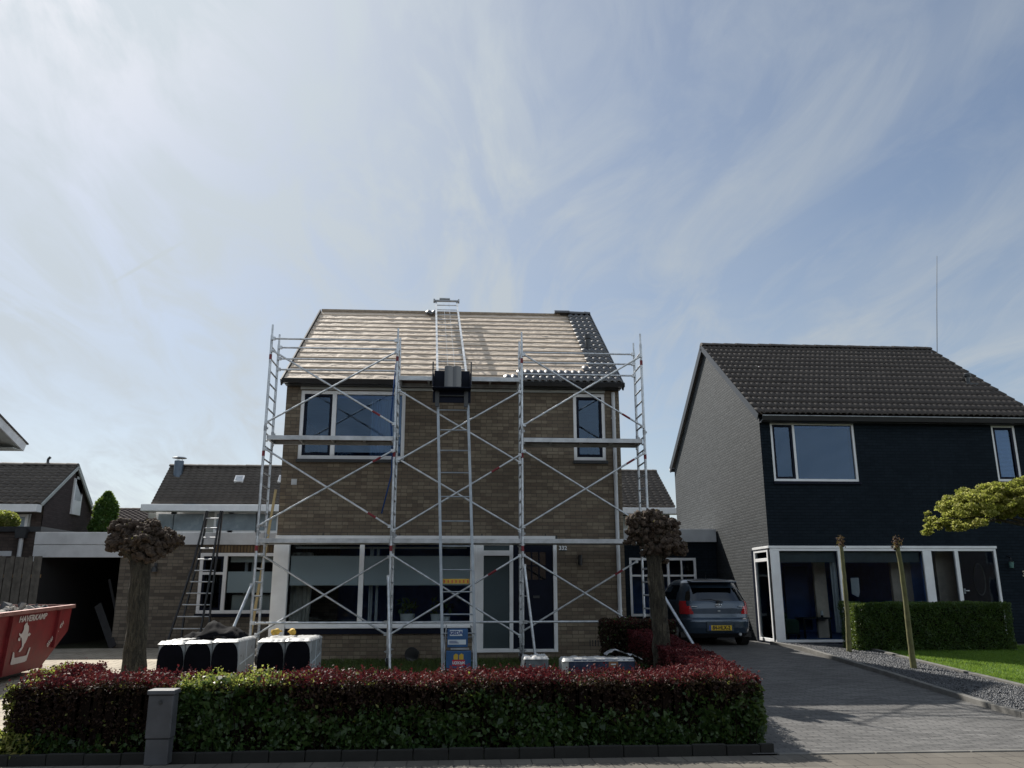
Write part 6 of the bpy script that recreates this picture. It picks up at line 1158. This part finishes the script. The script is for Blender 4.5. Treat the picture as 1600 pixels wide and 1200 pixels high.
# ================================================================== THINGS IN THE FRONT GARDEN
CB = thing('utility_cabinet', (-2.83, 8.70, 0), 'narrow grey utility cabinet with a lid and green stains standing in front of the hedge', 'utility cabinet')
M['cab'] = plain('grey_cabinet_plastic', (.085, .09, .10), .6, 0, .4, 3, .3); cw = R2(232, 1087, 267, 1150, 8.60); zt3 = A(250, 1078, 8.6).z
mb = MB(); mb.box(cw[0]+.015, cw[1]-.015, 8.60, 8.745, .0, .23); mb.build('plinth', M['cab'], CB, bevel=.006); mb = MB(); mb.box(cw[0]+.006, cw[1]-.006, 8.59, 8.75, .235, zt3-.045); dr_ = mb.build('door', M['cab'], CB, bevel=.008)
mb = MB(); mb.prism([(8.57, zt3-.043), (8.77, zt3-.043), (8.77, zt3-.01), (8.76, zt3), (8.58, zt3), (8.57, zt3-.01)], 'x', cw[0]-.006, cw[1]+.006); mb.build('lid', M['cab'], CB, bevel=.006)
mb = MB(); mb.tube(((cw[0]+cw[1])/2, 8.589, zt3-.11), ((cw[0]+cw[1])/2, 8.575, zt3-.11), .018, 14); mb.build('lock', M['darkgrey'], dr_)
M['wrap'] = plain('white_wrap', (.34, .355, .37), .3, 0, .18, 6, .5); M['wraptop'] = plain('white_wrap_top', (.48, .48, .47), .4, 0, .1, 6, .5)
def crinkle(mb, x0, x1, y0, y1, z, h=.012, nx=14, ny=14, drop=.03):
    vs = []; 
    for j in range(ny+1):
        for i in range(nx+1):
            x = x0+(x1-x0)*i/nx; y = y0+(y1-y0)*j/ny; e = (i in (0, nx)) or (j in (0, ny)); vs.append((x, y, z+(random.uniform(0, h)+noise.noise(Vector((x*9, y*9, 0)))*h if not e else -drop)))
    mb.add(vs, [(j*(nx+1)+i, j*(nx+1)+i+1, (j+1)*(nx+1)+i+1, (j+1)*(nx+1)+i) for j in range(ny) for i in range(nx)])
def bundle(px0, px1, pyt, lab):
    Y0, Y1 = 12.4, 13.4; a, b = A(px0, pyt, Y0), A(px1, pyt, Y0); g_ = gz(Y0); T = thing('tile_bundle', ((a.x+b.x)/2, Y0+.5, g_), lab, 'bundle of roof tiles', 'plastic-wrapped tile bundles standing on the front lawn')
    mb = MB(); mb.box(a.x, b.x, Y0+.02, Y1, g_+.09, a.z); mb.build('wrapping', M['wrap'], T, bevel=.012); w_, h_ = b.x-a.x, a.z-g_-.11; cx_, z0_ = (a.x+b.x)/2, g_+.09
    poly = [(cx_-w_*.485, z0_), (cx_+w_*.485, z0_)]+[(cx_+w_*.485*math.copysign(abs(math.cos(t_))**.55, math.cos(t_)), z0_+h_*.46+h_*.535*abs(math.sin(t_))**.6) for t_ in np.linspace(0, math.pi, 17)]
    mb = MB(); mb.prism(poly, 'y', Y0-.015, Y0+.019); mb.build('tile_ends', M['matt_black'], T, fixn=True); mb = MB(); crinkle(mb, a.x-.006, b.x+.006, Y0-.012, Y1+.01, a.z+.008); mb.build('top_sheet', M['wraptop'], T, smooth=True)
    mb = MB(); mb.beam((b.x+.003, Y0+.1, a.z-.33), (b.x+.003, Y1-.1, a.z-.24), .004, .02); mb.beam((b.x+.002, Y0+.45, a.z-.02), (b.x+.002, Y0+.47, g_+.1), .004, .012, Vector((0, 1, 0))); mb.build('strap', M['label_white'], T); mb = MB()
    for y_ in (Y0+.05, Y0+.5, Y0+.9): mb.box(a.x, b.x, y_, y_+.08, g_, g_+.088)
    mb.build('pallet', M['wood'], T)
bundle(247.5, 289, 1004.5, 'leftmost of three touching wrapped tile bundles, its black end facing the hedge'); bundle(290, 331.5, 1003, 'middle of three touching wrapped tile bundles, under the black tarpaulin'); bundle(332.5, 374, 1001, 'right of three touching wrapped tile bundles, tarpaulin draped over its side')
bundle(403.5, 445, 1000.5, 'wrapped tile bundle with two yellow gloves on top'); bundle(446, 486.5, 999.5, 'rightmost wrapped tile bundle with bare white top, beside the lawn')
# tarpaulin draped over the bundles
mb = MB(); nx_, ny_ = 44, 16; vs = []; x0_, x1_ = A(296, 990, 13).x, A(402, 990, 13).x; zb0 = A(300, 1000, 12.4).z+.02
xe = A(375, 1000, 13).x+.03
for j in range(ny_+1):
    for i in range(nx_+1):
        u_, v_ = i/nx_, j/ny_; x = x0_+(x1_-x0_)*u_; y = 12.62+.75*v_+.05*math.sin(u_*9); hmp = .13*math.exp(-((u_-.30)/.10)**2)+.16*math.exp(-((u_-.44)/.13)**2)+.11*math.exp(-((u_-.66)/.12)**2)+.05*math.exp(-((u_-.1)/.06)**2); hmp *= math.sin(math.pi*min(1, max(0, v_*1.1)))**.7
        z = zb0+hmp+.03*noise.noise(Vector((x*16, y*16, 4)))+.018*noise.noise(Vector((x*9, y*9, 2)))+.03*noise.noise(Vector((x*4, y*5, 7)))+.01
        if x > xe: z = zb0-min(.30, (x-xe)*2.4)+.05*noise.noise(Vector((x*6, y*6, 1))); x = xe+(x-xe)*.42+.02*math.sin(j)
        vs.append((x, y, z))
mb.add(vs, [(j*(nx_+1)+i, j*(nx_+1)+i+1, (j+1)*(nx_+1)+i+1, (j+1)*(nx_+1)+i) for j in range(ny_) for i in range(nx_)])
tp2 = mb.build('tarpaulin', plain('black_tarpaulin', (.006, .006, .008), .9, 0, .3, 6, spec=.1), None, smooth=True, fixn=False); tag(tp2, 'crumpled black tarpaulin lying over the three left tile bundles', 'tarpaulin'); sm = tp2.modifiers.new('thick', 'SOLIDIFY'); sm.thickness = .006
def glove(px_, py_, rot, lab):
    c_ = A(px_, py_, 13.0); c_.z = zb0+.05; T = thing('work_glove', c_, lab, 'glove', 'yellow work gloves on a tile bundle'); Rm = Matrix.Translation(c_) @ Matrix.Rotation(rot, 4, 'Z') @ Matrix.Scale(.66, 4); mb = MB()
    for (pts, rs) in (([(-.10, 0, 0), (-.04, 0, .01), (.03, 0, .015), (.06, 0, .01)], [.045, .042, .05, .035]),)+tuple(([(.04, q*.022, .01), (.09, q*.027, .03), (.125, q*.03, .018)], [.016, .014, .010]) for q in (-1.5, -.5, .5, 1.5))+(([(-.01, .04, .01), (.03, .075, .02), (.05, .085, .01)], [.018, .015, .011]),):
        mb.path([Rm @ Vector(p) for p in pts], rs, 10)
    mb.build('glove', plain('yellow_glove', (.60, .38, .06), .75, 0, .3, 20), T, smooth=True)
glove(432, 986, .9, 'plain yellow work glove, left of the two on the bundle'); glove(457, 986.5, 1.9, 'yellow work glove lying crumpled, right of the two on the bundle')
# packages on the lawn to the right
Y0 = 12.0; a, b = A(819, 1029, Y0), A(857, 1029, Y0); g_ = gz(Y0); T = thing('wrapped_package', ((a.x+b.x)/2, 12.2, g_), 'small square package in grey clear plastic on the lawn near the scaffold outrigger', 'package')
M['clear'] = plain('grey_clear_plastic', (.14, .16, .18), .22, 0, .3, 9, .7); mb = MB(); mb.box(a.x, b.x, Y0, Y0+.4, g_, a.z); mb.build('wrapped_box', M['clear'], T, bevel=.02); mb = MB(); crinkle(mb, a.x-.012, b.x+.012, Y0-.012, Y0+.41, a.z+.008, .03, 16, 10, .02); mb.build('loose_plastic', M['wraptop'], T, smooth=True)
mb = MB(); mb.prism([(a.x-.01, a.z+.01), (a.x-.05, a.z-.25), (a.x-.035, a.z-.25), (a.x+.01, a.z-.02)], 'y', Y0, Y0+.3); mb.build('plastic_flap', M['wraptop'], T)
Y0 = 11.9; a, b = A(889, 1031, Y0), A(992, 1033, Y0); g_ = gz(Y0); T = thing('long_package', ((a.x+b.x)/2, 12.2, g_), 'long dark blue plastic-wrapped package with orange label and white end on the lawn', 'package')
mb = MB(); mb.box(a.x-.0, b.x, Y0, Y0+.45, g_, a.z); mb.build('wrapped_load', plain('dark_blue_plastic', (.03, .045, .09), .25, 0, .35, 8, .8), T, bevel=.012); mb = MB(); mb.box(a.x-.09, a.x-.002, Y0+.01, Y0+.44, g_, a.z-.01); mb.build('white_end', M['wraptop'], T, bevel=.01)
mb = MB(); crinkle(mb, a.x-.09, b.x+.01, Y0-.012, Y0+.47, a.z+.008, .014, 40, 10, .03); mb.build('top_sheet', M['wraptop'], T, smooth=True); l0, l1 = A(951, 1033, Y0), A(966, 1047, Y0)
mb = MB(); mb.box(l0.x, l1.x, Y0-.006, Y0-.001, g_+.1, a.z-.03); lb_ = mb.build('paper_label', plain('orange_brown_label', (.26, .12, .06), .6), T); mb = MB()
for k in range(4): mb.box(l0.x+.03, l1.x-.03-.01*k, Y0-.009, Y0-.0065, a.z-.07-k*.04, a.z-.055-k*.04)
mb.build('printed_line', M['label_white'], lb_); vs = []; mb = MB(); xa, xb = A(948, 1020, 12.1).x, A(1005, 1035, 12.1).x
for j in range(9):
    for i in range(15): u_, v_ = i/14, j/8; vs.append((xa+(xb-xa)*u_, Y0+.2+.3*v_, a.z+.03+.09*math.sin(math.pi*min(1, u_*1.6))*(1-u_)+random.uniform(0, .025)-.12*max(0, u_-.75)*4*.5))
mb.add(vs, [(j*15+i, j*15+i+1, (j+1)*15+i+1, (j+1)*15+i) for j in range(8) for i in range(14)]); mb.build('loose_plastic', M['wrap'], T, smooth=True)
a = A(500, 1043, 11.8); mb = MB()
for k in range(5): rock(mb, (a.x+random.uniform(-.08, .08), 11.8+random.uniform(-.05, .05), gz(11.8)+.05+random.uniform(0, .34)*.8), random.uniform(.06, .10), 900+k)
tag(mb.build('plastic_scrap', M['wraptop']), 'crumpled white plastic scrap on the lawn right of the tile bundles', 'plastic wrap')
# bucket at the house wall
a = A(644, 1022, 16.95); T = thing('black_bucket', (a.x, 16.95, .27), 'black tub lying on its side against the wall under the big window', 'tub'); mb = MB(); mb.path([(a.x, 16.70, .41), (a.x, 16.71, .41), (a.x, 17.0, .38)], [.13, .135, .10], 20); mb.build('tub', M['black'], T, smooth='auto')
a = A(651, 1020, 17.05); mb = MB(); mb.tube((a.x, 17.04, a.z), (a.x, 17.094, a.z), .05, 16); mb.build('wall_hole_cover', M['black'], H)
